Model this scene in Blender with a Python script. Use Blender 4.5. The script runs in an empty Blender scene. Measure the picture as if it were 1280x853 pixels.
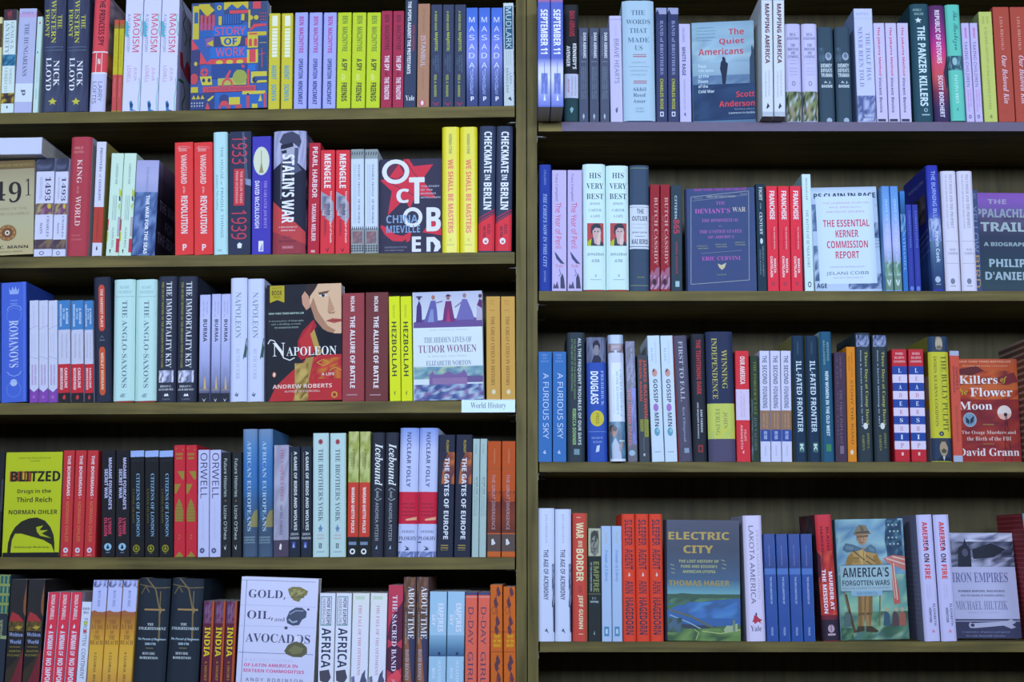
import bpy, math, os, random
from math import sin, cos, tan, atan, radians, pi, sqrt
random.seed(7)
SC = bpy.context.scene
COL = SC.collection
# ------------------------------------------------------------------ camera
FPX = 50.0 / 36.0 * 1280.0
PITCH = radians(8.48)
D = 2.70
ZC = 1.36
CP, SP = cos(PITCH), sin(PITCH)
cam = bpy.data.cameras.new('camera'); cam.lens = 50.0; cam.sensor_width = 36.0
cam.clip_start = 0.05; cam.clip_end = 60
cam_o = bpy.data.objects.new('camera', cam); COL.objects.link(cam_o)
cam_o.location = (0, -D, ZC); cam_o.rotation_euler = (pi / 2 + PITCH, 0, 0)
SC.camera = cam_o
XS = 0.0285                      # seam between the two bookcases
YAW = radians(2.6)               # the left bookcase stands slightly turned
TA = tan(YAW)
H_LEFT = {1: 0.3226 * D, 2: 0.2137 * D, 3: 0.1065 * D, 4: -0.0030 * D, 5: -0.1120 * D, 0: 0.4315 * D}
H_RIGHT = {1: 0.3103 * D, 2: 0.1852 * D, 3: 0.0632 * D, 4: -0.0605 * D, 5: -0.1845 * D, 0: 0.4355 * D}


def solve(side, x, z, off=0.0):
    """the world X, Y on a bookcase's front plane (moved back by off) at relative height z that the pixel column x meets"""
    u = (x - 640.0) / FPX
    if side == 'R':
        X = u * ((D + off) * CP + z * SP)
        return X, off
    o = off / cos(YAW)
    X = u * ((D + o + TA * XS) * CP + z * SP) / (1 + u * TA * CP)
    return X, o + TA * (XS - X)


def height(y, Y):
    v = (426.5 - y) / FPX
    return (D + Y) * (SP + v * CP) / (CP - v * SP)


def proj_y(Y, z):
    return 426.5 - FPX * (z * CP - (D + Y) * SP) / ((D + Y) * CP + z * SP)


# ------------------------------------------------------------------ colour
TINT = (0.76, 0.81, 1.19)


def lin(c):
    c /= 255.0
    return c / 12.92 if c <= 0.04045 else ((c + 0.055) / 1.055) ** 2.4


_cc = {}
GAIN = [1.0]


def rgb(h):
    k = (h, GAIN[0])
    if k not in _cc:
        v = [int(h[i:i + 2], 16) for i in (0, 2, 4)]
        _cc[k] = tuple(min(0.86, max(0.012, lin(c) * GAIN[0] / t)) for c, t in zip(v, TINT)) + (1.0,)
    return _cc[k]


def mix(a, b, t):
    return tuple(a[i] * (1 - t) + b[i] * t for i in range(4))


# ------------------------------------------------------------------ materials
def new_mat(name):
    m = bpy.data.materials.new(name); m.use_nodes = True
    return m, m.node_tree.nodes, m.node_tree.links, m.node_tree.nodes['Principled BSDF']


def ink_material(name, rough, spec):
    m, N, L, B = new_mat(name)
    a = N.new('ShaderNodeAttribute'); a.attribute_name = 'ink'
    t = N.new('ShaderNodeTexCoord')
    n = N.new('ShaderNodeTexNoise'); n.inputs['Scale'].default_value = 45; n.inputs['Detail'].default_value = 3
    L.new(t.outputs['Object'], n.inputs['Vector'])
    L.new(a.outputs['Color'], B.inputs['Base Color'])
    r = N.new('ShaderNodeMapRange'); r.inputs['To Min'].default_value = rough - .06; r.inputs['To Max'].default_value = rough + .1
    L.new(n.outputs['Fac'], r.inputs['Value']); L.new(r.outputs['Result'], B.inputs['Roughness'])
    b = N.new('ShaderNodeBump'); b.inputs['Strength'].default_value = .12; b.inputs['Distance'].default_value = .0006
    L.new(n.outputs['Fac'], b.inputs['Height']); L.new(b.outputs['Normal'], B.inputs['Normal'])
    B.inputs['Specular IOR Level'].default_value = spec
    return m


INK = ink_material('printed_cover_matte', .62, .18)
GLOSS = ink_material('printed_cover_gloss', .32, .4)


def pages_material():
    m, N, L, B = new_mat('page_edges')
    t = N.new('ShaderNodeTexCoord'); mp = N.new('ShaderNodeMapping'); mp.inputs['Scale'].default_value = (900, 6, 6)
    n = N.new('ShaderNodeTexNoise'); n.inputs['Scale'].default_value = 1.0
    c = N.new('ShaderNodeValToRGB')
    c.color_ramp.elements[0].position = .3; c.color_ramp.elements[0].color = (.42, .38, .29, 1)
    c.color_ramp.elements[1].position = .7; c.color_ramp.elements[1].color = (.68, .63, .52, 1)
    L.new(t.outputs['Object'], mp.inputs['Vector']); L.new(mp.outputs['Vector'], n.inputs['Vector'])
    L.new(n.outputs['Fac'], c.inputs['Fac']); L.new(c.outputs['Color'], B.inputs['Base Color'])
    B.inputs['Roughness'].default_value = .85
    return m


PAGES = pages_material()


def wood_material(name, dark, light, axis):
    """olive brown stained wood, the grain running along axis"""
    m, N, L, B = new_mat(name)
    t = N.new('ShaderNodeTexCoord')
    mp = N.new('ShaderNodeMapping')
    s = [70.0, 70.0, 70.0]; s['xyz'.index(axis)] = 3.5
    mp.inputs['Scale'].default_value = s
    n1 = N.new('ShaderNodeTexNoise'); n1.inputs['Scale'].default_value = 1.0; n1.inputs['Detail'].default_value = 6; n1.inputs['Distortion'].default_value = .6
    n2 = N.new('ShaderNodeTexNoise'); n2.inputs['Scale'].default_value = 9.0; n2.inputs['Detail'].default_value = 4
    L.new(t.outputs['Object'], mp.inputs['Vector']); L.new(mp.outputs['Vector'], n1.inputs['Vector'])
    L.new(t.outputs['Object'], n2.inputs['Vector'])
    c = N.new('ShaderNodeValToRGB')
    c.color_ramp.elements[0].position = .3; c.color_ramp.elements[0].color = dark + (1,)
    c.color_ramp.elements[1].position = .72; c.color_ramp.elements[1].color = light + (1,)
    mx = N.new('ShaderNodeMix'); mx.data_type = 'FLOAT'; mx.inputs[0].default_value = .35
    L.new(n1.outputs['Fac'], mx.inputs[2]); L.new(n2.outputs['Fac'], mx.inputs[3])
    L.new(mx.outputs[0], c.inputs['Fac']); L.new(c.outputs['Color'], B.inputs['Base Color'])
    bp = N.new('ShaderNodeBump'); bp.inputs['Strength'].default_value = .25; bp.inputs['Distance'].default_value = .0008
    L.new(n1.outputs['Fac'], bp.inputs['Height']); L.new(bp.outputs['Normal'], B.inputs['Normal'])
    B.inputs['Roughness'].default_value = .6; B.inputs['Specular IOR Level'].default_value = .22
    return m


WOOD_X = wood_material('stained_wood_along_shelf', (.060, .046, .009), (.240, .184, .044), 'x')
WOOD_Z = wood_material('stained_wood_upright', (.060, .046, .009), (.240, .184, .044), 'z')
WOOD_D = wood_material('stained_back_board_dark', (.018, .015, .004), (.05, .040, .012), 'z')  # left back board: recess shade put into the wood colour
WOOD_B = wood_material('stained_back_board', (.045, .036, .011), (.11, .087, .028), 'z')


def plain(name, col, rough=.5, metal=0.0, scale=60.0):
    m, N, L, B = new_mat(name)
    t = N.new('ShaderNodeTexCoord'); n = N.new('ShaderNodeTexNoise'); n.inputs['Scale'].default_value = scale
    c = N.new('ShaderNodeValToRGB')
    c.color_ramp.elements[0].color = tuple(x * .85 for x in col) + (1,)
    c.color_ramp.elements[1].color = tuple(min(1, x * 1.1) for x in col) + (1,)
    L.new(t.outputs['Object'], n.inputs['Vector']); L.new(n.outputs['Fac'], c.inputs['Fac']); L.new(c.outputs['Color'], B.inputs['Base Color'])
    B.inputs['Roughness'].default_value = rough; B.inputs['Metallic'].default_value = metal
    return m


# ------------------------------------------------------------------ lettering
def load_font(fn):
    try:
        return bpy.data.fonts.load(os.path.join(bpy.utils.system_resource('DATAFILES', path='fonts'), fn))
    except Exception:
        return None


F_SANS, F_MATH = load_font('Inter.woff2'), load_font('NotoSansMath-Regular.woff2')


def alpha(s, up, lo, dig=None):
    out = ''
    for ch in s:
        if 'A' <= ch <= 'Z': out += chr(up + ord(ch) - 65)
        elif 'a' <= ch <= 'z': out += chr(lo + ord(ch) - 97)
        elif dig and '0' <= ch <= '9': out += chr(dig + ord(ch) - 48)
        else: out += ch
    return out


_glyphs = {}


def glyphs(text, style):
    """flat outline mesh of a line of lettering scaled to 0..1 both ways, and its aspect"""
    k = (text, style)
    if k in _glyphs: return _glyphs[k]
    body, font, off = text, F_MATH or F_SANS, 0.0
    thick = {'B': (1, .022)}.get(style)
    if F_MATH is None: thick = {'b': (1, .03), 'B': (2, .036)}.get(style)
    elif style in 'bB': body = alpha(text, 0x1D5D4, 0x1D5EE, 0x1D7EC)
    elif style in 'sS': body, off = alpha(text, 0x1D400, 0x1D41A, 0x1D7CE), (-.003 if style == 's' else 0.0)
    elif style == 'i': body = alpha(text, 0x1D468, 0x1D482, 0x1D7CE)
    elif style == 'c': body = alpha(text, 0x1D4D0, 0x1D4EA, 0x1D7CE)
    c = bpy.data.curves.new('lettering', 'FONT')
    if font: c.font = font
    c.body = body; c.resolution_u = 3; c.offset = off
    if style == 'w': c.space_character = 1.35
    o = bpy.data.objects.new('lettering', c)
    m = bpy.data.meshes.new_from_object(o)
    vs = [(v.co.x, v.co.y) for v in m.vertices]; fs = [tuple(p.vertices) for p in m.polygons]
    bpy.data.objects.remove(o); bpy.data.curves.remove(c); bpy.data.meshes.remove(m)
    lay = [0] * len(vs)
    if thick:                                   # heavier strokes: the outline laid side by side with itself, ink over ink
        n, dx = thick
        v0, f0 = list(vs), list(fs)
        st = [(q * dx * .5, 0) for q in range(-n, n + 1) if q] + [(0, q * dx * .25) for q in (-1, 1)]
        for k, (ox, oy) in enumerate(st):
            b = len(vs); vs += [(x + ox, y + oy) for x, y in v0]; fs += [tuple(b + i for i in f) for f in f0]; lay += [k + 1] * len(v0)
    if not vs: vs, fs, lay = [(0, 0), (1, 0), (1, 1)], [], [0, 0, 0]
    x0 = min(v[0] for v in vs); x1 = max(v[0] for v in vs); y0 = min(v[1] for v in vs); y1 = max(v[1] for v in vs)
    w = max(x1 - x0, 1e-4); h = max(y1 - y0, 1e-4)
    _glyphs[k] = ([((a - x0) / w, (b - y0) / h, q * .3) for (a, b), q in zip(vs, lay)], fs)
    return _glyphs[k]


# ------------------------------------------------------------------ mesh builder
class MB:
    def __init__(s): s.v = []; s.f = []; s.c = []

    def face(s, pts, col):
        b = len(s.v); s.v += pts; s.f.append(tuple(range(b, b + len(pts))))
        s.c.append(col if isinstance(col, list) else [col] * len(pts))

    def box(s, a, b, col=(1, 1, 1, 1)):
        (x0, y0, z0), (x1, y1, z1) = a, b
        p = [(x0, y0, z0), (x1, y0, z0), (x1, y1, z0), (x0, y1, z0), (x0, y0, z1), (x1, y0, z1), (x1, y1, z1), (x0, y1, z1)]
        for q in ((0, 3, 2, 1), (4, 5, 6, 7), (0, 1, 5, 4), (1, 2, 6, 5), (2, 3, 7, 6), (3, 0, 4, 7)):
            s.face([p[i] for i in q], col)

    def build(s, name, mat, parent=None, xf=None, ink=True, bevel=0.0):
        me = bpy.data.meshes.new(name)
        me.from_pydata([xf(*p) for p in s.v] if xf else s.v, [], s.f)
        if ink:
            at = me.color_attributes.new('ink', 'FLOAT_COLOR', 'CORNER')
            flat = []
            for cs in s.c:
                for c in cs: flat += c
            at.data.foreach_set('color', flat)
        me.materials.append(mat)
        o = bpy.data.objects.new(name, me); COL.objects.link(o)
        if parent: o.parent = parent
        if bevel:
            bm = o.modifiers.new('softened_edges', 'BEVEL'); bm.width = bevel; bm.segments = 2
        return o


LAY0, LAY = 1.0e-4, 2.0e-5


class Face:
    """one printed face of a cover; items are laid on it one over the other"""

    def __init__(s, mb, fmap, ptop, pbot, cols, wid=1.0, hei=1.0, px=None):
        s.mb, s.fmap, s.yt, s.yb, s.cols, s.n, s.px = mb, fmap, ptop, pbot, cols, 0, px
        s.wid, s.hei = wid, hei

    def V(s, y): return (y - s.yt) / (s.yb - s.yt)

    def U(s, u, y=0.0):
        if s.px:                                    # facing covers give pixel columns
            xa, xb, lean = s.px
            return (u - xa - lean * (1 - s.V(y))) / (xb - xa)
        return u / 100.0

    def pt(s, u, v, e=0.0):
        return s.fmap(min(1, max(0, u)), min(1, max(0, v)), LAY0 + LAY * (s.n + e))

    def cuts(s, u0, u1):
        return [u0] + [c for c in s.cols if u0 + 1e-4 < c < u1 - 1e-4] + [u1]

    def rect(s, u0, v0, u1, v1, c0, c1=None):
        us = s.cuts(u0, u1)
        for a, b in zip(us, us[1:]):
            s.mb.face([s.pt(a, v1), s.pt(b, v1), s.pt(b, v0), s.pt(a, v0)], [c1 or c0, c1 or c0, c0, c0])

    def strips(s, pts):
        """cut an outline where the spine bends"""
        lo, hi = min(p[0] for p in pts), max(p[0] for p in pts)
        cs = [c for c in s.cols if lo + 1e-5 < c < hi - 1e-5]
        if not cs: return [pts]
        out = []
        ed = [None] + cs + [None]
        for a, b in zip(ed, ed[1:]):
            q = pts
            for lim, sg in ((a, 1), (b, -1)):
                if lim is None or not q: continue
                r = []
                for i in range(len(q)):
                    P, Q = q[i - 1], q[i]
                    ip, iq = (P[0] - lim) * sg >= 0, (Q[0] - lim) * sg >= 0
                    if ip != iq:
                        t = (lim - P[0]) / (Q[0] - P[0])
                        r.append((lim, P[1] + t * (Q[1] - P[1])))
                    if iq: r.append(Q)
                q = r
            if len(q) > 2: out.append(q)
        return out

    def poly(s, pts, col, e=0.0):
        pts = [(min(1, max(0, u)), min(1, max(0, v))) for u, v in pts]
        for q in s.strips(pts):
            s.mb.face([s.pt(u, v, e) for u, v in q], col)

    def item(s, it):
        k = it[0]; s.n += 1
        if k == 'R':                                # u0, y0, u1, y1, colour
            _, u0, y0, u1, y1, c = it
            ym = (y0 + y1) / 2
            s.rect(s.U(u0, ym), s.V(y0), s.U(u1, ym), s.V(y1), rgb(c))
        elif k == 'G':                              # u0, y0, u1, y1, colours top to bottom
            _, u0, y0, u1, y1, cs = it
            ym = (y0 + y1) / 2
            for i in range(len(cs) - 1):
                a = y0 + (y1 - y0) * i / (len(cs) - 1); b = y0 + (y1 - y0) * (i + 1) / (len(cs) - 1)
                s.rect(s.U(u0, ym), s.V(a), s.U(u1, ym), s.V(b), rgb(cs[i]), rgb(cs[i + 1]))
        elif k == 'N':                              # blotchy print: u0, y0, u1, y1, colours, columns, rows
            _, u0, y0, u1, y1, cs, nx, ny = it
            rnd = random.Random(int(u0 * 7 + y0 * 13 + nx))
            ym = (y0 + y1) / 2
            a0, a1, b0, b1 = s.U(u0, ym), s.U(u1, ym), s.V(y0), s.V(y1)
            us = [a0 + (a1 - a0) * i / nx for i in range(nx + 1)]
            cs2 = [c for c in s.cols if a0 + .004 < c < a1 - .004]
            us = sorted([u for u in us if all(abs(u - c) > .006 for c in cs2)] + cs2)
            if us[0] > a0 + 1e-6: us.insert(0, a0)
            if us[-1] < a1 - 1e-6: us.append(a1)
            m = len(us) - 1; jw = 0 if s.cols else (a1 - a0) / nx * .35
            g = [[rgb(rnd.choice(cs)) for _ in us] for _ in range(ny + 1)]
            P = [[s.pt(us[i] + (rnd.uniform(-jw, jw) if 0 < i < m else 0), b0 + (b1 - b0) * (j + (rnd.uniform(-.35, .35) if 0 < j < ny else 0)) / ny) for i in range(m + 1)] for j in range(ny + 1)]
            for j in range(ny):
                for i in range(m):
                    s.mb.face([P[j + 1][i], P[j + 1][i + 1], P[j][i + 1], P[j][i]], [g[j + 1][i], g[j + 1][i + 1], g[j][i + 1], g[j][i]])
        elif k == 'E':                              # ellipse: centre u, y, radii u, y, colour
            _, u, y, ru, ry, c = it
            s.poly([(s.U(u + ru * cos(t), y), s.V(y - ry * sin(t))) for t in [2 * pi * i / 20 for i in range(20)]], rgb(c))
        elif k == 'O':                              # ring: centre, outer radii, inner share, colour
            _, u, y, ru, ry, q, c = it
            T = [2 * pi * i / 20 for i in range(21)]
            for a, b in zip(T, T[1:]):
                s.poly([(s.U(u + ru * f * cos(t), y), s.V(y - ry * f * sin(t))) for f, t in ((1, a), (1, b), (q, b), (q, a))], rgb(c))
        elif k == 'P':                              # polygon of (u, y)
            s.poly([(s.U(u, y), s.V(y)) for u, y in it[1]], rgb(it[2]))
        elif k == 'L':                              # stroke along points, width in pixels of y
            _, pts, wd, c = it
            q = [(s.U(u, y), s.V(y)) for u, y in pts]
            h = wd / (s.yb - s.yt) / 2; ar = s.hei / s.wid
            for a, b in zip(q, q[1:]):
                dx, dy = (b[0] - a[0]) / ar, b[1] - a[1]; l = sqrt(dx * dx + dy * dy) or 1
                nx, ny = -dy / l * h * ar, dx / l * h
                s.poly([(a[0] + nx, a[1] + ny), (b[0] + nx, b[1] + ny), (b[0] - nx, b[1] - ny), (a[0] - nx, a[1] - ny)], rgb(c))
        elif k == 'V':                              # lettering running down: text, y0, y1, u0, u1, colour, style
            _, t, y0, y1, u0, u1, c = it[:7]
            gv, gf = glyphs(t, it[7] if len(it) > 7 else 'n')
            P = [(s.U(u0 + (u1 - u0) * b, y0), s.V(y0 + (y1 - y0) * a), e) for a, b, e in gv]
            s.text(P, gf, rgb(c))
        elif k == 'H':                              # level lettering: text, y0, y1, u0, u1, colour, style
            _, t, y0, y1, u0, u1, c = it[:7]
            gv, gf = glyphs(t, it[7] if len(it) > 7 else 'n')
            P = [(s.U(u0 + (u1 - u0) * a, (y0 + y1) / 2), s.V(y1 + (y0 - y1) * b), e) for a, b, e in gv]
            s.text(P, gf, rgb(c))

    def text(s, P, F, col):
        lo, hi = min(p[0] for p in P), max(p[0] for p in P)
        if any(lo < c < hi for c in s.cols):
            for f in F: s.poly([P[i][:2] for i in f], col, P[f[0]][2])
            return
        b = len(s.mb.v); s.mb.v += [s.pt(*p) for p in P]
        for f in F:
            s.mb.f.append(tuple(b + i for i in f)); s.mb.c.append([col] * len(f))


# ------------------------------------------------------------------ books
def profile(w, hc):
    """outline of a spine across its width: (share, setback)"""
    if hc:
        b = min(.006, .15 * w)
        us = [0, .015, .05, .11, .18, .26, .74, .82, .89, .95, .985, 1]
        return us, (lambda u: b * max(0, (abs(2 * u - 1) - .48) / .52) ** 2.2)
    r = min(.0016, .2 * w)

    def f(u):
        q = min(u, 1 - u) * w
        return 0.0 if q >= r else r - sqrt(max(0, r * r - (r - q) ** 2))
    e = r / w
    return [0, e * .3, e, 1 - e, 1 - e * .3, 1], f


def make_book(name, w, h, d, base, hc, spine, right, left, ytop, ybot, case=None, flat=False, px=None, mat=None, sidecol=None, frontcol=None, lift=0.0, page=None):
    """a book standing with its spine to -Y (flat: turned so that its front cover faces -Y); returns the top-level Empty"""
    root = bpy.data.objects.new(name, None); COL.objects.link(root)
    root.empty_display_size = .02
    us, pf = profile(w, hc)
    tc = .0026 if hc else .0009
    z0 = lift
    mb = MB()
    yb = pf(0)
    outer = [(u * w, pf(u)) for u in us]
    outer = [(0, d)] + outer + [(w, d)]
    inner = [(tc, d)] + [(min(w - tc, max(tc, u * w)), pf(u) + tc) for u in us] + [(w - tc, d)]
    cb = rgb(base)
    cl = rgb(sidecol) if sidecol else cb
    cr = rgb(frontcol) if frontcol else cl
    ci = (.6, .58, .52, 1)
    n = len(outer)
    for i in range(n - 1):
        c = cl if i == 0 else cr if i == n - 2 else cb
        a, b = outer[i], outer[i + 1]
        mb.face([(a[0], a[1], z0), (b[0], b[1], z0), (b[0], b[1], h), (a[0], a[1], h)], c)
        p, q = inner[i], inner[i + 1]
        mb.face([(q[0], q[1], z0), (p[0], p[1], z0), (p[0], p[1], h), (q[0], q[1], h)], ci)
        mb.face([(a[0], a[1], h), (b[0], b[1], h), (q[0], q[1], h), (p[0], p[1], h)], c)
        mb.face([(b[0], b[1], z0), (a[0], a[1], z0), (p[0], p[1], z0), (q[0], q[1], z0)], c)
    for i in (0, n - 1):
        a, p = outer[i], inner[i]
        mb.face([(a[0], a[1], z0), (p[0], p[1], z0), (p[0], p[1], h), (a[0], a[1], h)], cl if i == 0 else cr)
    hh = h - z0
    if spine:
        F = Face(mb, lambda u, v, l: (w * u, pf(u) - l, z0 + hh * (1 - v)), ytop, ybot, us, w, hh)
        for it in spine: F.item(it)
    if right:
        F = Face(mb, lambda u, v, l: (w + l, yb + (d - yb) * u, z0 + hh * (1 - v)), ytop, ybot, [], d, hh, px)
        for it in right: F.item(it)
    if left:
        F = Face(mb, lambda u, v, l: (-l, yb + (d - yb) * (1 - u), z0 + hh * (1 - v)), ytop, ybot, [], d, hh)
        for it in left: F.item(it)
    xf = (lambda x, y, z: (y, w - x, z)) if flat else None
    mb.build('dust_jacket' if hc else 'cover', mat or INK, root, xf)
    pb = MB()
    ins = .003 if hc else .0005
    t2 = tc + (.0027 if case else .0001)
    fore = d - (.004 if hc else .0008)
    front = (.0075 if hc else .002) + .001
    pb.box((t2, min(front, d * .5) if not hc else front + .002, .003 if hc else .0006), (w - t2, fore, h - ins))
    pb.build('page_block', page or PAGES, root, xf, ink=False)
    if case:
        kb = MB(); cc = rgb(case)
        t3 = tc + .0002; t4 = .0024
        o2 = [(t3, d - .001)] + [(min(w - t3, max(t3, u * w)), pf(u) + tc + .0003) for u in us] + [(w - t3, d - .001)]
        i2 = [(t3 + t4, d - .001)] + [(min(w - t3 - t4, max(t3 + t4, u * w)), pf(u) + tc + t4) for u in us] + [(w - t3 - t4, d - .001)]
        for i in range(n - 1):
            a, b, p, q = o2[i], o2[i + 1], i2[i], i2[i + 1]
            for A, B, za, zb in ((a, b, 0, h - .002), (q, p, 0, h - .002)):
                kb.face([(A[0], A[1], za), (B[0], B[1], za), (B[0], B[1], zb), (A[0], A[1], zb)], cc)
            kb.face([(b[0], b[1], 0), (a[0], a[1], 0), (p[0], p[1], 0), (q[0], q[1], 0)], cc)
            kb.face([(a[0], a[1], h - .002), (b[0], b[1], h - .002), (q[0], q[1], h - .002), (p[0], p[1], h - .002)], cc)
        kb.build('case_binding', INK, root, xf)
    return root


ROWN = {'L1': 'top left shelf', 'L2': 'second left shelf', 'L3': 'third left shelf', 'L4': 'fourth left shelf', 'L5': 'bottom left shelf',
        'R1': 'top right shelf', 'R2': 'second right shelf', 'R3': 'third right shelf', 'R4': 'bottom right shelf'}
CUR = ['L1']
YREF = [None]
_labels = {}


def ROW(r, gain=1.0, yref=None):
    CUR[0] = r; GAIN[0] = gain; YREF[0] = yref


def side_z():
    r = CUR[0]
    return r[0], (H_LEFT if r[0] == 'L' else H_RIGHT)[int(r[1])]


ORD = {2: ['left of two', 'right of two'], 3: ['leftmost of three', 'middle of three', 'rightmost of three'],
       4: ['leftmost of four', 'second of four', 'third of four', 'rightmost of four']}


def tagbook(o, desc, i=0, n=1, state=''):
    r = ROWN[CUR[0]]
    lab = desc + ((', ' + ORD[n][i]) if n > 1 else '') + ', ' + r
    import re
    nw = len(re.findall(r"[A-Za-z0-9]+", lab))
    if nw > 16: print('LONG', nw, lab)
    if lab in _labels: print('SAME', lab)
    _labels[lab] = 1
    o['label'] = lab; o['category'] = 'book'; o['group'] = 'books on the ' + r


def S(x0, x1, n, top, col, desc, art, tx=None, hc=0, off=0.0, side=None, front=None, lart=None, rart=None, case=None, dep=None, gap=.5, gloss=0, tops=None, lift=None, page=None):
    """n copies side by side seen by their spines; x0..x1 at the shelf, top = pixel row of their upper edge"""
    sd, z = side_z()
    yr = YREF[0]
    step = (x1 - x0) / n
    kind = 'hardcover_book' if hc else 'paperback_book'
    for i in range(n):
        a, b = x0 + step * i, x0 + step * (i + 1) - gap
        t = tops[i] if tops else top
        Xg, Yg = solve(sd, a, z, off)
        zr = z if not yr else height(yr, Yg)
        Xa, Ya = solve(sd, a, zr, off); Xb, Yb = solve(sd, b, zr, off)
        w = sqrt((Xb - Xa) ** 2 + (Yb - Ya) ** 2)
        h = height(t, Ya) - z
        lean = 0.0
        if tx is not None:
            Xt, Yt = solve(sd, tx + step * i, z + h, off)
            lean = atan(((Xt - Xa) / cos(YAW) if sd == 'L' else (Xt - Xa)) / (z + h - zr))
            if yr:
                Xa -= tan(lean) * (zr - z) * (cos(YAW) if sd == 'L' else 1)
                if sd == 'L': Ya = off / cos(YAW) + TA * (XS - Xa)
        d = dep or min(.165, max(.105, h * .64))
        o = make_book(kind, w, h, d, col, hc, art, rart, lart, t, proj_y(Ya, z), case=case, mat=GLOSS if gloss else INK, sidecol=side, frontcol=front,
                      lift=(.0022 if case else 0.0) if lift is None else lift, page=page)
        up = w * sin(lean) if lean > 0 else 0.0
        o.location = (Xa, Ya, ZC + z + up + .0002)
        o.rotation_euler = (0, lean, -YAW if sd == 'L' else 0)
        tagbook(o, desc, i, n)
    return


def Fc(x0, x1, top, col, desc, art, th=.022, hc=0, off=0.0, tx=None, yaw=0.0, gloss=0, spcol=None, case=None, tilt=0.0, sh=None):
    """a book turned to show its front cover; art in pixel coordinates"""
    sd, z = side_z()
    yr = YREF[0]
    Xg, Yg = solve(sd, x0, z, off)
    zr = z if not yr else height(yr, Yg)
    Xa, Ya = solve(sd, x0, zr, off); Xb, Yb = solve(sd, x1, zr, off)
    w = sqrt((Xb - Xa) ** 2 + (Yb - Ya) ** 2) / cos(radians(yaw))
    h = height(top, Ya) - z
    lean = 0.0
    yb = proj_y(Ya, z)
    yq = yr or yb
    um = (Xa) / ((D + Ya) * CP + (z + h) * SP) * FPX + 640
    shift = um - x0
    if tx is not None:
        Xt, Yt = solve(sd, tx, z + h, off)
        lean = atan((Xt - Xa) / (z + h - zr)); shift = tx - x0
    if sh is not None: shift = sh
    if tilt: h *= 1.0 + .1 * abs(tilt) / 60
    if yr:
        Xa -= tan(lean) * (zr - z)
        if sd == 'L': Ya = off / cos(YAW) + TA * (XS - Xa)
        # pixel columns were read at yr: carry them down to the shelf
        k = shift / (yr - top) * (yb - yr)
        x0 -= k; x1 -= k; shift += k
    kind = 'hardcover_book' if hc else 'paperback_book'
    o = make_book(kind, th, h, w, spcol or col, hc, None, art, None, top, yb, flat=True, px=(x0, x1, shift), mat=GLOSS if gloss else INK, sidecol=col, case=case)
    up = (w * sin(lean) if lean > 0 else 0.0) + th * sin(radians(tilt))
    o.location = (Xa, Ya, ZC + z + up + .0002)
    o.rotation_euler = (-radians(tilt), lean, (-YAW if sd == 'L' else 0) + radians(yaw))
    tagbook(o, desc)
    return o
# ------------------------------------------------------------------ the two bookcases
def empty(name, loc, rz, label, cat, group=None):
    o = bpy.data.objects.new(name, None); COL.objects.link(o); o.location = loc; o.rotation_euler = (0, 0, rz)
    o['label'] = label; o['category'] = cat
    if group: o['group'] = group
    return o


def solid(name, a, b, mat, parent, bevel=.0012):
    m = MB(); m.box(a, b)
    return m.build(name, mat, parent, ink=False, bevel=bevel)


METAL = plain('brushed_bracket_metal', (.30, .29, .24), .5, .5)
STRIP = plain('violet_edge_strip', (.120, .086, .132), .5)


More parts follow.
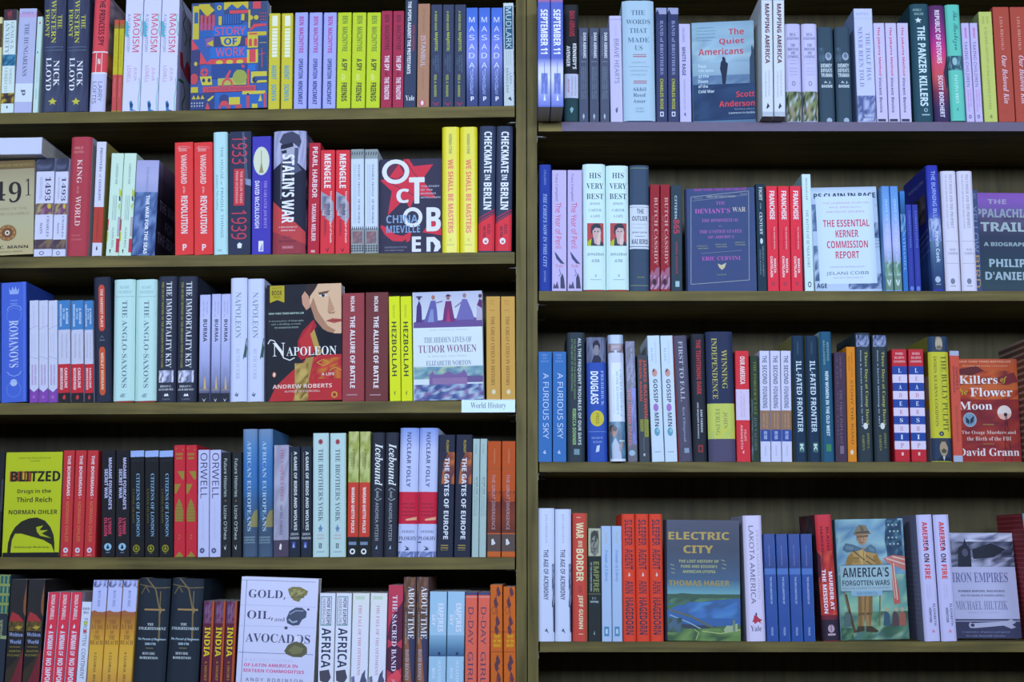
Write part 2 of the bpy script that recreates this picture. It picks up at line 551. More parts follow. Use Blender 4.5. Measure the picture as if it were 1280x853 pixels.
def bookcase(root, xa, xb, depth, hs, thick, strip_row=None, back=None, taper=0.0):
    """xa..xb inner faces of the uprights in the bookcase's own frame, y 0 at the front edge of the shelves"""
    up = .0195
    top = ZC + hs[0] + .34
    solid('side_panel', (xa - up, 0, 0), (xa, depth + .012, top), WOOD_Z, root)
    m = MB()                                        # the upright thins towards the wall where the two bookcases meet at an angle
    o_ = [(xb, 0), (xb + up, 0), (xb + up - taper, depth + .012), (xb, depth + .012)]
    m.face([(p, q, 0) for p, q in o_[::-1]], (1, 1, 1, 1)); m.face([(p, q, top) for p, q in o_], (1, 1, 1, 1))
    for i in range(4): m.face([(*o_[i - 1], 0), (*o_[i], 0), (*o_[i], top), (*o_[i - 1], top)], (1, 1, 1, 1))
    m.build('side_panel', WOOD_Z, root, ink=False, bevel=.0012)
    solid('back_panel', (xa, depth, 0), (xb, depth + .012, top), back or WOOD_B, root, 0)
    solid('top_panel', (xa, 0, top - .03), (xb, depth, top), WOOD_X, root)
    solid('base_panel', (xa, .01, 0), (xb, depth, .09), WOOD_X, root)
    rows = sorted(hs.items())
    low = min(hs.values())
    extra = [low - .31 * i for i in (1, 2) if ZC + low - .31 * i > .25]
    for z in [v for k, v in rows] + extra:
        zz = ZC + z
        sh = solid('shelf', (xa + .003, 0, zz - thick), (xb - .003, depth - .001, zz), WOOD_X, root, .0014)
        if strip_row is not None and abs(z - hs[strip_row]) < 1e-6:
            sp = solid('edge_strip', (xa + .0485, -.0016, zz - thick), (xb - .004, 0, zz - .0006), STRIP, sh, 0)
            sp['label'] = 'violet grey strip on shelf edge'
        for x, s in ((xa, 1), (xb, -1)):
            for yy in (.035, depth - .04):
                m = MB()                            # bent metal tab: wall plate and tongue with a tapered tip
                m.box((min(x, x + s * .0016), yy - .006, zz - thick - .014), (max(x, x + s * .0016), yy + .006, zz - thick - .003))
                z1, z2 = zz - thick - .0034, zz - thick - .0008
                o_ = [(x, yy - .006), (x + s * .013, yy - .006), (x + s * .019, yy - .002), (x + s * .019, yy + .002), (x + s * .013, yy + .006), (x, yy + .006)]
                m.face([(p, q, z1) for p, q in o_], (1, 1, 1, 1)); m.face([(p, q, z2) for p, q in o_], (1, 1, 1, 1))
                for i in range(6): m.face([(o_[i - 1][0], o_[i - 1][1], z1), (o_[i][0], o_[i][1], z1), (o_[i][0], o_[i][1], z2), (o_[i - 1][0], o_[i - 1][1], z2)], (1, 1, 1, 1))
                m.build('shelf_clip', METAL, root, ink=False)


lc = empty('bookcase', (XS, 0, 0), -YAW, 'brown wooden bookcase with five book-filled shelves in view, left of the upright', 'bookcase', 'wooden bookcases')
XI_L = -(.0200)
bookcase(lc, -1.24, -.0205, .205, H_LEFT, .0225, back=WOOD_D, taper=.0100)
rc = empty('bookcase', (XS, 0, 0), 0, 'brown wooden bookcase with violet strip along its top shelf, right of the upright', 'bookcase', 'wooden bookcases')
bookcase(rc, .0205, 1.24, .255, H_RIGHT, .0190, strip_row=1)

# the room behind and under the bookcases
FLOOR = plain('grey_floor_carpet', (.10, .09, .08), .9, 0, 200)
WALL = plain('plain_wall_paint', (.35, .33, .29), .8, 0, 8)
f = solid('floor', (-4, -5, -.05), (4, .6, 0), FLOOR, None, 0); f['kind'] = 'structure'
w_ = solid('wall_back', (-4, .6, -.05), (4, .7, 3.6), WALL, None, 0); w_['kind'] = 'structure'

# shelf label
GAIN[0] = 1.0
Xa, Ya = solve('L', 577.0, H_LEFT[3]); Xb, Yb = solve('L', 645.0, H_LEFT[3])
card = bpy.data.objects.new('shelf_label', None); COL.objects.link(card)
card.location = (Xa, Ya, ZC + H_LEFT[3]); card.rotation_euler = (0, 0, -YAW)
wl = (Xb - Xa) / cos(YAW) - .0015
m = MB(); m.box((0, -.0022, -.0215), (wl, -.0006, .0012), rgb('b4d2e6'))
F = Face(m, lambda u, v, l: (wl * u, -.0022 - l, .0012 - .0227 * v), 0, 100, [], wl, .0227)
F.item(('H', 'World History', 20, 82, 17, 83, '4a5570', 's'))
m.build('card', GLOSS, card)
m = MB(); m.box((0, -.0007, -.0212), (wl, 0, .0008)); m.box((0, -.0030, -.0225), (wl, 0, -.0212)); m.box((0, -.003, .0012), (wl, .012, .0019))
m.build('label_holder', plain('clear_plastic_rail', (.55, .62, .66), .25), card, ink=False)
card['label'] = 'pale blue world history label on the edge of the third left shelf'; card['category'] = 'label'

# ------------------------------------------------------------------ light
def area(name, loc, target, sx, sy, power, col, spread=180):
    l = bpy.data.lights.new(name, 'AREA'); l.shape = 'RECTANGLE'; l.size = sx; l.size_y = sy; l.energy = power; l.color = col; l.spread = radians(spread)
    o = bpy.data.objects.new(name, l); COL.objects.link(o); o.location = loc
    from mathutils import Vector
    o.rotation_euler = (Vector(target) - Vector(loc)).to_track_quat('-Z', 'Y').to_euler()
    return o


area('ceiling_light', (.15, -5.3, 2.65), (.15, 0, 2.2), 3.6, .7, 40, (.60, .73, 1.08), 60)
area('ceiling_light', (-3.6, -3.7, 2.9), (.2, 0, 1.9), 1.8, .6, 17.5, (.60, .73, 1.08), 90)  # flank light out of view, added to brighten the sides of the books
area('ceiling_light', (3.6, -3.7, 2.9), (-.2, 0, 1.9), 1.8, .6, 17.5, (.60, .73, 1.08), 90)  # its twin on the right, likewise added for the book sides
wd = bpy.data.worlds.new('room_ambient'); SC.world = wd; wd.use_nodes = True
wd.node_tree.nodes['Background'].inputs['Color'].default_value = (.80, .82, .95, 1)
wd.node_tree.nodes['Background'].inputs['Strength'].default_value = .06
SC.view_settings.view_transform = 'Standard'; SC.view_settings.look = 'None'
SC.view_settings.exposure = 0.0; SC.view_settings.gamma = 1.0
SC.view_settings.use_curve_mapping = False
# ================================================================== LEFT, top shelf
ROW('L1')
S(-15, 0, 1, 22, 'cfc9a8', 'cream paperback cut by the photo edge', [('R', 0, 30, 100, 60, '50402e')], tx=-11.3)
S(.5, 17, 1, 12, 'c6dcee', 'pale aqua paperback with blue picture band', [('R', 0, 12, 100, 26, '3d3040'), ('N', 30, 14, 65, 25, ['703848', '4a3040', '903a48'], 3, 3),
  ('V', 'GENIUS &', 28, 62, 58, 86, '8090a8', 's'), ('V', 'ANXIETY', 28, 68, 18, 50, '8090a8', 's'), ('N', 0, 69, 100, 83, ['2f6fa0', '4a8cb8', '1f5080'], 4, 4),
  ('V', 'NORMAN', 86, 106, 58, 80, '98a8b4', 's'), ('V', 'LEBRECHT', 85, 116, 22, 46, '98a8b4', 's'), ('N', 0, 117, 100, 130, ['b8a030', '4a3838', '302838'], 4, 4), ('R', 45, 133, 55, 136, '3a4458')], tx=5)
S(17, 39.6, 1, 11, 'a9afe6', 'lavender paperback with white lower band, dark capitals', [('R', 0, 16, 100, 22, 'b49ad8'), ('H', 'VICTOR SEBESTYEN', 15, 18, 18, 82, '6f66a8'),
  ('V', 'THE HUNGARIANS', 30, 96, 36, 62, '565f94', 's'), ('R', 0, 105, 100, 128, 'c8d4f2'), ('V', 'p', 113, 120, 34, 60, '5a6690', 'B')], side='6a4a44', tx=24.4, dep=.12)
S(40.4, 47.6, 1, 21, 'b6d2e2', 'thin pale aqua paperback with tiny grey lettering', [('E', 55, 29, 12, 1.6, 'b05060'), ('E', 40, 66, 10, 1.3, '405068'), ('V', 'A SHORT HISTORY OF THE CITY', 74, 104, 40, 62, '8fa6b8'), ('V', 'NEW', 112, 124, 40, 60, '708090')], tx=46.8)
S(51.5, 110, 2, -9, '383e60', 'navy hardcover lettered western front in yellow', [('N', 0, -9, 100, 140, ['3a4066', '343a5a', '40486c'], 3, 10), ('V', 'WESTERN', 1, 55, 38, 60, 'b4b84a', 's'), ('V', 'THE', 20, 37, 68, 86, 'b4b84a', 's'), ('V', 'FRONT', 12, 47, 10, 30, 'b4b84a', 's'),
  ('L', [(8, 60), (92, 60)], .5, '6a7aa8'), ('L', [(8, 64), (92, 64)], .5, '6a7aa8'), ('V', 'NICK', 77, 109, 52, 78, 'd4daf2', 's'), ('V', 'LLOYD', 73, 114, 18, 42, 'd4daf2', 's'), ('P', [(30, 127), (44, 126), (50, 123), (56, 126), (70, 127), (58, 129), (62, 132), (50, 130), (38, 132), (42, 129)], 'b4b44a')], hc=1, tx=54.5, gap=1.5, side='3a4062')
S(111, 131, 1, -5, 'cc4658', 'red and white hardcover with black condensed capitals', [('V', 'THE PRINCESS SPY', -2, 58, 38, 76, '2c2030', 'b'), ('R', 0, 65, 100, 66.5, 'dcd6ee'), ('R', 30, 67, 34, 91, 'e0c8d8'), ('R', 66, 67, 70, 91, 'e0c8d8'), ('H', 'N', 74, 81, 42, 58, 'e8dce8', 'B'),
  ('R', 0, 91, 100, 93, 'dcd6ee'), ('R', 0, 93, 100, 140, 'b8bcf0'), ('V', 'LARRY', 103, 127, 52, 78, '4c5088'), ('V', 'LOFTIS', 103, 130, 16, 42, '4c5088')], hc=1, tx=118, side='8a7a98',
  rart=[('N', 0, 0, 100, 64, ['b8a8c8', '8a8098', '6a6078'], 4, 6), ('N', 0, 66, 100, 92, ['c08060', '604038', 'a06858'], 4, 3), ('N', 0, 94, 100, 139, ['605068', '403848', '806878'], 4, 4)])
S(139, 152, 2, 25, 'b4ac2c', 'thin yellow and red paperback', [('R', 0, 25, 100, 31, 'b25040'), ('R', 0, 31, 100, 36, '8a6a3a'), ('R', 0, 94, 100, 139, 'b64a54'), ('V', 'OXFORD CITY', 44, 84, 35, 60, '90882a'), ('V', 'MOSCOW', 98, 122, 35, 65, 'd07a7a')], tx=143)
S(152.3, 220, 3, -4, 'c4c8fa', 'white paperback lettered maoism in red', [('V', 'MAOISM', 18, 66, 46, 84, 'c23a54', 'n'), ('V', 'A GLOBAL HISTORY', 18, 66, 14, 30, '5a6090'), ('V', 'JULIA', 85, 102, 58, 76, 'b478a8'), ('V', 'LOVELL', 83, 104, 22, 42, 'b478a8'),
  ('P', [(2, 26), (14, 28), (24, 34), (18, 40), (26, 46), (8, 47), (2, 42)], '58a4cc'), ('L', [(90, 18), (84, 24), (96, 30), (90, 38), (98, 46)], 1.2, '6ab8b0'), ('P', [(40, 128), (52, 126), (62, 131), (60, 137), (82, 139), (46, 139)], '3a74b8'), ('E', 52, 132, 8, 3, '24427c'), ('L', [(92, 98), (98, 110), (90, 124), (94, 138)], 1.2, '84b8cc')],
  tx=157.8, front='b0b0e6', rart=[('L', [(10, -2), (30, 10), (18, 24), (40, 34), (30, 48)], 3.2, '3a8a5a'), ('L', [(45, 8), (62, 22), (50, 36), (72, 50), (60, 58)], 2.6, 'a86848'), ('P', [(8, 62), (22, 60), (30, 78), (44, 62), (60, 66), (70, 84), (86, 74), (82, 90), (40, 86), (12, 78)], 'b83a54'),
  ('L', [(6, 98), (30, 94), (40, 108), (26, 124), (44, 136)], 3.4, '2f7a56'), ('H', 'A GLOBAL HISTORY', 84, 88, 20, 80, '787cac')])
Fc(237.5, 334.3, 4.5, '3a58a8', 'facing paperback with blue, red and yellow geometric print cover', [
  ('R', 237, 4, 335, 30, '3a4a78'), ('R', 240, 8, 248, 50, 'b4a83c'), ('R', 242, 16, 247, 30, '3558a4'), ('R', 248, 6, 262, 12, 'b4a83c'), ('P', [(250, 12), (262, 8), (268, 14), (258, 22)], 'b4a83c'), ('R', 268, 4, 280, 32, '3558a4'), ('E', 274, 11, 3, 3, 'b4a83c'), ('E', 274, 11, 1.2, 1.2, '3a4a78'),
  ('R', 280, 4, 311, 14, 'b4a83c'), ('P', [(282, 14), (290, 7), (297, 13), (304, 8), (310, 14)], '3558a4'), ('R', 287, 15, 311, 19, 'c0485a'), ('R', 278, 20, 304, 33, '2c4488')] +
 [('R', 279 + 3 * k, 20, 280.4 + 3 * k, 32, '3a66b8') for k in range(8)] + [('R', 273, 22, 277, 33, 'b4a83c'), ('R', 302, 20, 306, 28, 'b4a83c')] +
 [('R', 250 + 5 * k, 20, 253 + 5 * k, 39, 'c0485a') for k in range(4)] + [('R', 249, 39, 268, 48, '2f5cae'), ('R', 311, 5, 326, 36, '3a4a7c'), ('R', 317, 5, 327, 14, 'c0485a'), ('E', 314, 25, 3, 3, 'b4a83c'), ('E', 321, 25, 3, 3, 'b4a83c'), ('R', 311, 15, 313.5, 38, 'b4a83c'),
  ('P', [(311, 42), (318, 33), (334, 33), (334, 36), (320, 37), (313, 42)], 'c0485a')] + [('E', 327 + 3 * (k % 3), 20 + 4 * (k // 3), .8, .8, 'c0485a') for k in range(9)] + [
  ('R', 266, 34, 310, 47, '2f66c4'), ('H', 'STORY', 36, 46, 268.5, 307, 'c8506a', 'n'), ('R', 262, 48, 310, 60, '3a4478'), ('P', [(275, 48), (302, 48), (300, 57), (297, 60), (281, 60), (277, 57)], 'b8b048'), ('H', 'OF', 49.5, 58.5, 280, 296.5, '2c58b0', 'B'), ('R', 262, 61, 309, 75, '2f66c4'), ('H', 'WORK', 62, 72.5, 269.5, 306, 'c8506a', 'n'),
  ('P', [(239, 64), (239, 50), (248, 62)], 'c0485a'), ('P', [(256, 50), (267, 48), (267, 60), (257, 60)], '7a5a9c'), ('P', [(258, 56), (266, 52), (266, 60)], 'b4a83c'), ('R', 307, 50, 310, 60, 'c0485a'),
  ('R', 310, 43, 334, 48, 'b4a83c'), ('R', 312, 44.5, 322, 46.5, 'c0485a'), ('R', 310, 48, 323, 63, 'b8b048'), ('P', [(311.5, 61), (311.5, 53), (313.5, 51), (315.5, 53), (315.5, 61)], 'b84a58'), ('P', [(318, 61), (318, 53), (320, 51), (322, 53), (322, 61)], 'b84a58'),
  ('R', 309, 65, 323, 82, 'b8b048'), ('R', 312, 65, 320, 81, 'c0485a'), ('R', 323, 50, 334, 92, '31497e'), ('L', [(328, 64), (328, 88)], .8, 'c0485a'), ('L', [(324, 72), (332, 70)], .8, 'c0485a'), ('L', [(325, 57), (334, 57)], .7, 'b4a83c'), ('R', 310, 84, 320, 92, '2f66c4'),
  ('P', [(249, 82), (250, 66), (259, 81)], 'c0485a'), ('P', [(257, 82), (262, 76), (309, 75), (309, 82)], 'c0485a'), ('E', 274, 80, 4.5, 2.6, 'b8b048'), ('E', 287, 80, 4.5, 2.6, 'b8b048'), ('E', 300, 80, 4.5, 2.6, 'b8b048'), ('R', 238, 64, 249, 100, '3a3f74'), ('E', 244, 81, 2, 2.6, 'b4a83c'),
  ('R', 264, 82, 309, 100, '2e4890'), ('L', [(296, 90), (303, 96)], 1, 'b8b048'), ('P', [(302, 84), (305, 84), (306, 87), (303, 88)], 'c0485a'), ('P', [(281, 99), (287, 90), (289, 91), (285, 100)], 'c0485a'), ('E', 255, 92, 5.2, 5.2, 'c0485a'), ('E', 255, 92, 2, 2, '3a58a8'), ('L', [(250, 92), (260, 92)], .6, '3a4478'), ('L', [(255, 87), (255, 97)], .6, '3a4478'),
  ('E', 242, 100, 5, 7, 'b04858'), ('P', [(249, 97), (264, 97), (265, 108), (252, 108)], 'b8b048'), ('E', 254, 102, 2, 2.5, '2c3a70'), ('E', 261, 102, 2, 2.5, '2c3a70'), ('R', 272, 100, 308, 109, 'a0a45a'), ('O', 284, 108, 7, 8, .65, 'c0485a'), ('E', 300, 99, 9, 9, '8c9850'), ('R', 290, 99, 309, 100, '8c9850'),
  ('R', 309, 90, 312, 110, 'c0485a'), ('R', 314, 93, 334, 107, 'b8b048'), ('E', 319, 103, 3.4, 4, '2c3a70'), ('R', 319, 99, 334, 104, '35508e'), ('R', 253, 110, 320, 117, 'b84a5c'), ('H', 'A NEW HISTORY OF HUMANKIND', 111.5, 115.5, 256, 318, '5c3a70', 'n'), ('R', 237, 110, 247, 117, 'b0a83c'),
  ('R', 237, 118, 335, 140, '2f5cb4'), ('R', 237, 118, 268, 140, '34427c')] + [('P', [(239 + 5.5 * k, 125), (241.5 + 5.5 * k, 120), (244 + 5.5 * k, 125)], 'b4a83c') for k in range(3)] + [('E', 239 + 3.4 * (k % 5), 130 + 3.5 * (k // 5), .9, .9, 'a8b0c8') for k in range(10)] + [
  ('P', [(258, 127), (266, 121), (267, 123), (261, 128)], 'b8b048'), ('P', [(256, 139), (259, 129), (262, 139)], 'b84a5c'), ('E', 280, 126, 6, 6, '34427c'), ('R', 274, 126, 286, 140, '34427c'), ('E', 280, 132, 5, 4, 'c0485a'), ('R', 286, 124, 300, 133, 'b8b048'), ('R', 273, 133, 302, 140, 'a84a60'), ('R', 276, 135, 283, 140, '2f5cb4'), ('R', 288, 134, 294, 140, '2f5cb4'),
  ('R', 303, 117, 332, 121, 'b8b048'), ('P', [(308, 138), (308, 124), (310, 120), (312, 124), (312, 138)], 'a84a60'), ('E', 310, 121, 1.6, 1.6, '2c3a70'), ('R', 315, 133, 322, 139, 'b8b048'), ('P', [(323, 130), (326, 121), (328, 130)], 'b8b048'), ('R', 330, 120, 333, 139, 'b84a5c')], th=.028, tx=239.5)
S(334.8, 366.5, 2, 17, 'bcb43a', 'yellow paperback with white author block, blue title', [('R', 30, 20, 78, 33, 'd8dcd8'), ('R', 30, 36, 78, 72, 'd8dcd8')] + [('R', 28, 38.5 + 4.2 * k, 80, 39.3 + 4.2 * k, 'bcb43a') for k in range(8)] + [('V', 'AGENT', 82, 100, 28, 72, '5a94b4', 'B'), ('V', 'SONYA', 106, 127, 28, 72, '5a94b4', 'B'), ('R', 0, 20, 4, 137, '98902e')], gap=1.6, tx=336.3)
S(367, 421, 3, 16, '979ef0', 'lavender paperback with magenta author, navy title', [('V', 'BEN', 21, 32, 34, 70, 'a0509c', 'B'), ('V', 'MACINTYRE', 35, 67, 34, 70, 'a0509c', 'B'), ('V', 'OPERATION', 74, 99, 34, 68, '3a3f7c', 'B'), ('V', 'MINCEMEAT', 102, 131, 34, 68, '3a3f7c', 'B')], gap=2, tx=369)
S(420.5, 475.5, 3, 16, 'b0c42e', 'lime paperback lettered a spy among friends', [('V', 'BEN', 20, 30, 34, 74, '74893c', 'B'), ('V', 'MACINTYRE', 34, 65, 34, 74, '74893c', 'B'), ('V', 'A SPY', 74, 89, 34, 74, '3c4438', 'B'), ('V', 'AMONG', 93, 101, 34, 60, 'd4dc90', 'b'), ('V', 'FRIENDS', 104, 127, 34, 74, '3c4438', 'B')], gap=1.2, tx=422.5)
S(475.8, 505, 2, 14, '9a2f50', 'maroon paperback lettered the spy and the traitor', [('V', 'BEN', 19, 28, 32, 72, '5a2840', 'b'), ('V', 'MACINTYRE', 32, 63, 32, 72, '5a2840', 'b'), ('V', 'THE SPY', 70, 89, 32, 76, 'd4c4e4', 'B'), ('V', 'AND', 91, 95, 40, 60, '5a2840', 'b'), ('V', 'THE TRAITOR', 97, 125, 32, 76, 'd4c4e4', 'B')], gap=1, tx=477)
S(504.5, 520, 1, -4, '343e5e', 'tall slate paperback lettered against the protestants', [('V', 'THE POPES AGAINST THE PROTESTANTS', 2, 93, 22, 52, 'd0d6ea', 'B'), ('V', 'KEVIN MADIGAN', 32, 64, 64, 82, 'a04058', 'b'), ('H', 'Yale', 120, 126, 14, 90, 'd4daf0', 's')], hc=0, tx=507)
S(521, 536.6, 1, 5, '9f7768', 'tan paperback lettered istanbul with small red oval logo', [('V', 'BETTANY HUGHES', 12, 41, 40, 58, '806050'), ('V', 'ISTANBUL', 45, 84, 28, 66, 'b8b4e0', 'n'), ('V', 'A TALE OF THREE CITIES', 88, 112, 42, 56, '846658'), ('E', 44, 129, 26, 4, 'b4566a'), ('E', 44, 129, 12, 3, 'd8cce0')], tx=522.6)
S(538, 582.5, 3, 6, '363e60', 'navy paperback with yellow green and light blue lettering', [('V', 'A MIND MADE', 14, 39, 34, 54, '9aaa48', 'b'), ('V', 'MAJESTIC', 41, 65, 30, 62, '9aaa48', 'B'), ('V', 'THE LIFE AND TIMES OF THE', 69, 91, 60, 72, '5f8098'), ('V', 'MEDIEVAL WORLD', 70, 89, 40, 52, '5f8098'), ('V', 'A HISTORY', 74, 82, 20, 32, '5f8098'), ('V', 'NEIL K. WARDEN', 94, 121, 32, 54, '9aaa48', 'b'), ('P', [(10, 127), (50, 130), (88, 127), (50, 133)], '8a3458')], tx=539, gap=1)
S(583, 629.5, 3, 10, '4668d4', 'blue paperback with spaced white capitals and lavender fade', [('G', 0, 10, 100, 136, ['4066d0', '4a6cdc', '6c7ce8', '7a86e4', '5a68b0', '3c4884', '38447c'])] + [('H', ch, y - 3.3, y + 3.3, 24, 72, 'ccd6fa', 'n') for ch, y in zip('MASADA', (25, 36.5, 47.5, 59, 70, 82))] + [('H', ch, y - 1.6, y + 1.6, 34, 60, '9aaaf0') for ch, y in zip('JODIMAGNESS', [88 + 2.9 * k for k in range(11)])] + [('H', 'p', 121, 126.5, 38, 66, 'd0d8f8', 'B')], gap=1.2, tx=583)
S(630, 643.4, 1, 4, 'b9c6de', 'white paperback with teal block lettered mudlark', [('R', 12, 8, 90, 62, '2c5a80'), ('V', 'MUDLARK', 9, 61, 24, 78, 'b8d0e8', 'n'), ('L', [(30, 64), (30, 82)], .5, '98a8c0'), ('L', [(50, 64), (50, 82)], .5, '98a8c0'), ('L', [(68, 64), (68, 82)], .5, '98a8c0'), ('V', 'LARA', 92, 106, 58, 78, '64789c'), ('V', 'MAIKLEM', 86, 116, 22, 46, '64789c'), ('P', [(36, 124), (64, 121), (60, 126), (76, 126)], '404c68')], tx=629)

# ================================================================== LEFT, second shelf
ROW('L2')
Fc(-58, 41.3, 204, 'a89e88', 'facing beige paperback with large numerals 1491 and gold medallion', [
  ('G', -60, 204, 60, 322, ['8e8474', 'a8a290', 'aaa894', 'b0a486']), ('R', -60, 204, 60, 214, '6c5c40'), ('H', 'NEW YORK TIMES BESTSELLER', 208.5, 211.5, 0, 42, '9c8a60'), ('R', -60, 214, 60, 214.6, '5a4c38'),
  ('L', [(-30, 228), (-30, 249)], 1.5, '2c2830'), ('L', [(-33, 231), (-30, 228)], 1, '2c2830'), ('H', '4', 230, 254, -10, 7, '2c2830', 's'), ('H', '9', 231, 257, 11, 27, '2c2830', 's'), ('L', [(36, 228), (36, 248.5)], 1.6, '2c2830'), ('L', [(33, 231), (36, 228)], 1, '2c2830'), ('L', [(32.5, 248.5), (39, 248.5)], .8, '2c2830'),
  ('H', 'NEW REVELATIONS OF THE', 263, 266, -40, 34, '807868'), ('H', 'AMERICAS BEFORE COLUMBUS', 269.5, 272.5, -40, 37, '807868'), ('E', 9, 294.5, 11.5, 10, '6c4838'), ('O', 9, 294.5, 11, 9.6, .62, '8c6444'), ('E', 9, 294.5, 3.2, 3.2, 'c8c0b8'), ('E', 9, 294.5, 1.4, 1.4, '3c3438')] +
  [('E', 9 + 8.8 * cos(k), 294.5 + 7.6 * sin(k), 1, .9, 'b08c58') for k in [i * .7 for i in range(9)]] + [('H', 'CHARLES C. MANN', 310.5, 314.2, -40, 35, '3a3238', 'b'), ('H', 'WINNER OF THE ACADEMIES AWARD', 317, 319, -36, 28, '7c7260')], th=.03, tx=-55)
_art = [('N', 0, 198, 100, 215, ['383c58', '545c84', '2c3048'], 3, 3), ('V', '1493', 222, 252, 52, 84, '3c3858', 's'), ('V', 'UNCOVERING THE NEW WORLD', 222, 250, 22, 38, '8c90b8'), ('N', 0, 255, 100, 269, ['704870', '90708c', 'a09868', '583c60'], 5, 3), ('E', 78, 259, 10, 3, 'b8a840'),
  ('V', 'CHARLES', 271, 297, 66, 80, '4a5080', 's'), ('V', 'MANN', 279, 293, 30, 44, '4a5080', 's'), ('N', 0, 300, 100, 312, ['584858', '786458', '483c50'], 5, 3), ('O', 44, 317, 14, 2.6, .6, '6c74a0')]
S(41.8, 65, 1, 198, 'c2c6f4', 'white paperback lettered 1493, under lying book', _art, tx=46, dep=.13)
S(65, 82, 1, 198, 'c2c6f4', 'white paperback lettered 1493, partly behind tall red book', _art, tx=70, dep=.13)
S(82.5, 109.3, 1, 171.5, 'a43c50', 'tall brick red hardcover lettered king and world', [('H', 'PHILIP', 184, 187, 20, 62, 'c88c98', 's'), ('H', 'MANSEL', 189, 192, 16, 66, 'c88c98', 's'), ('V', 'KING', 200, 230, 36, 60, 'd8bccc', 's'), ('V', 'OF THE', 234, 243, 38, 48, 'c08898', 's'), ('V', 'WORLD', 246, 283, 34, 60, 'd8bccc', 's'), ('H', 'THE LIFE OF', 294, 296, 22, 64, 'c08090'), ('H', 'A SUN KING', 299, 301, 16, 70, 'c08090')], hc=1, tx=88.8, side='aeb4e0', front='aeb4e0', dep=.125)
S(114.5, 127.2, 1, 177.5, 'c4c8f4', 'white paperback with orange red block lettered prisoners', [('V', 'PRISONERS', 185, 215, 40, 66, '404a74', 's'), ('V', 'of', 218, 223, 42, 60, '404a74', 'i'), ('V', 'GEOGRAPHY', 225, 252, 40, 66, '404a74', 's'), ('R', 0, 259.5, 100, 304, 'aa3e38'), ('V', 'TIM MARSHALL', 263, 300, 36, 58, '7a2c3c', 's'), ('P', [(40, 311), (50, 307), (58, 312), (44, 314)], '303858'), ('R', 20, 320, 90, 321.5, '9a5a60')], tx=121, side='8c8450', front='8c8450', dep=.115)
S(132, 164, 2, 192, 'bcd8dc', 'pale mint paperback with small multicoloured shapes', [('V', 'A KINGDOM HERE', 205, 231, 44, 62, '506474'), ('V', 'OLIVER REES', 285, 310, 40, 56, '506474'), ('L', [(36, 245), (36, 276)], .5, '7890a0'), ('L', [(50, 245), (50, 276)], .5, '7890a0'), ('L', [(62, 245), (62, 276)], .5, '7890a0'), ('P', [(80, 236), (100, 240), (100, 246), (84, 246)], 'b0b83a'), ('P', [(80, 246), (92, 246), (96, 252), (84, 252)], '2c4470'), ('P', [(0, 276), (10, 274), (10, 288), (0, 290)], 'b83c5c'), ('P', [(0, 292), (12, 290), (12, 302), (0, 303)], 'b8b838'),
  ('R', 82, 272, 100, 296, 'a8a0c0'), ('R', 78, 299, 100, 316, 'b83458'), ('P', [(76, 258), (96, 254), (90, 264)], 'a8c070'), ('P', [(26, 313), (40, 312), (34, 318)], '384858')], tx=139.5, dep=.11)
S(164.5, 193.5, 1, 201, '8890cc', 'lavender paperback with dark blue sea photograph spine', [('G', 0, 201, 100, 246, ['9a9cda', 'a0a4de', '8c94d0']), ('N', 0, 241, 100, 322, ['3c5494', '5c78b8', '2f4280', '6c86c4', '48609c'], 6, 12), ('V', 'THE WAR FOR THE SEAS', 245, 318, 50, 66, 'd2d8f4', 'B'), ('V', 'EVAN MAWDSLEY', 210, 242, 46, 58, '707cb4')], tx=171, front='16182c', dep=.135,
  rart=[('G', 0, 201, 100, 246, ['7078a8', '383a5c', '1c1e34']), ('H', 'THE WAR', 248, 261, 12, 96, '5a6284', 'b'), ('H', 'FOR', 270, 283, 44, 86, '4c5478', 'b'), ('H', 'THE SEAS', 288, 302, 8, 98, '5a6284', 'b')])
S(218.7, 267, 2, 178.5, 'd23a40', 'red paperback lettered vanguard of the revolution', [('V', 'A. James', 183, 190, 12, 88, 'd8a8b8', 'i'), ('V', 'VANGUARD', 194, 231, 34, 66, 'd8b4c4', 'B'), ('V', 'of the', 234, 243, 42, 58, 'e0b0c0', 'i'), ('V', 'REVOLUTION', 246, 293, 34, 70, 'dcc4d8', 'B'), ('H', 'P', 306, 314, 42, 64, 'dcc4d8', 'B')], gap=1, tx=218.3)
S(266.9, 285, 1, 165.5, 'a8d0e8', 'pale aqua hardcover lettered fragile things, dark blue cover edge', [('V', 'THE HOUSE', 184, 225, 52, 72, '5c84a4'), ('V', 'of', 227, 233, 52, 66, '5c84a4', 'i'), ('V', 'FRAGILE THINGS', 236, 298, 52, 72, '5c84a4'), ('V', 'James McAuley', 219, 264, 18, 36, '6a94b0', 's'), ('H', 'Yale', 312, 315, 26, 60, '6888a8', 's')], hc=1, tx=266.4)
S(285.5, 313.4, 1, 165, '2c3352', 'dark navy paperback with red years and red title panel', [('V', '1933', 171, 206, 12, 82, 'b83c58', 'n'), ('R', 22, 212, 70, 258, 'b83448'), ('V', 'THE BERLIN YEARS', 215, 255, 50, 62, 'd89ca8', 'b'), ('V', 'FRANK MCDONOUGH', 215, 255, 30, 42, 'd89ca8', 'b'), ('V', '1939', 264, 300, 12, 82, 'b83c58', 'n'), ('P', [(72, 224), (100, 226), (100, 234), (76, 232)], '788cb8'), ('L', [(60, 166), (78, 230)], .8, '5c6c94'), ('L', [(66, 166), (84, 226)], .8, '5c6c94'), ('P', [(40, 306), (50, 304), (62, 306), (58, 311), (42, 311)], 'd0d8f0')], hc=0, tx=287)
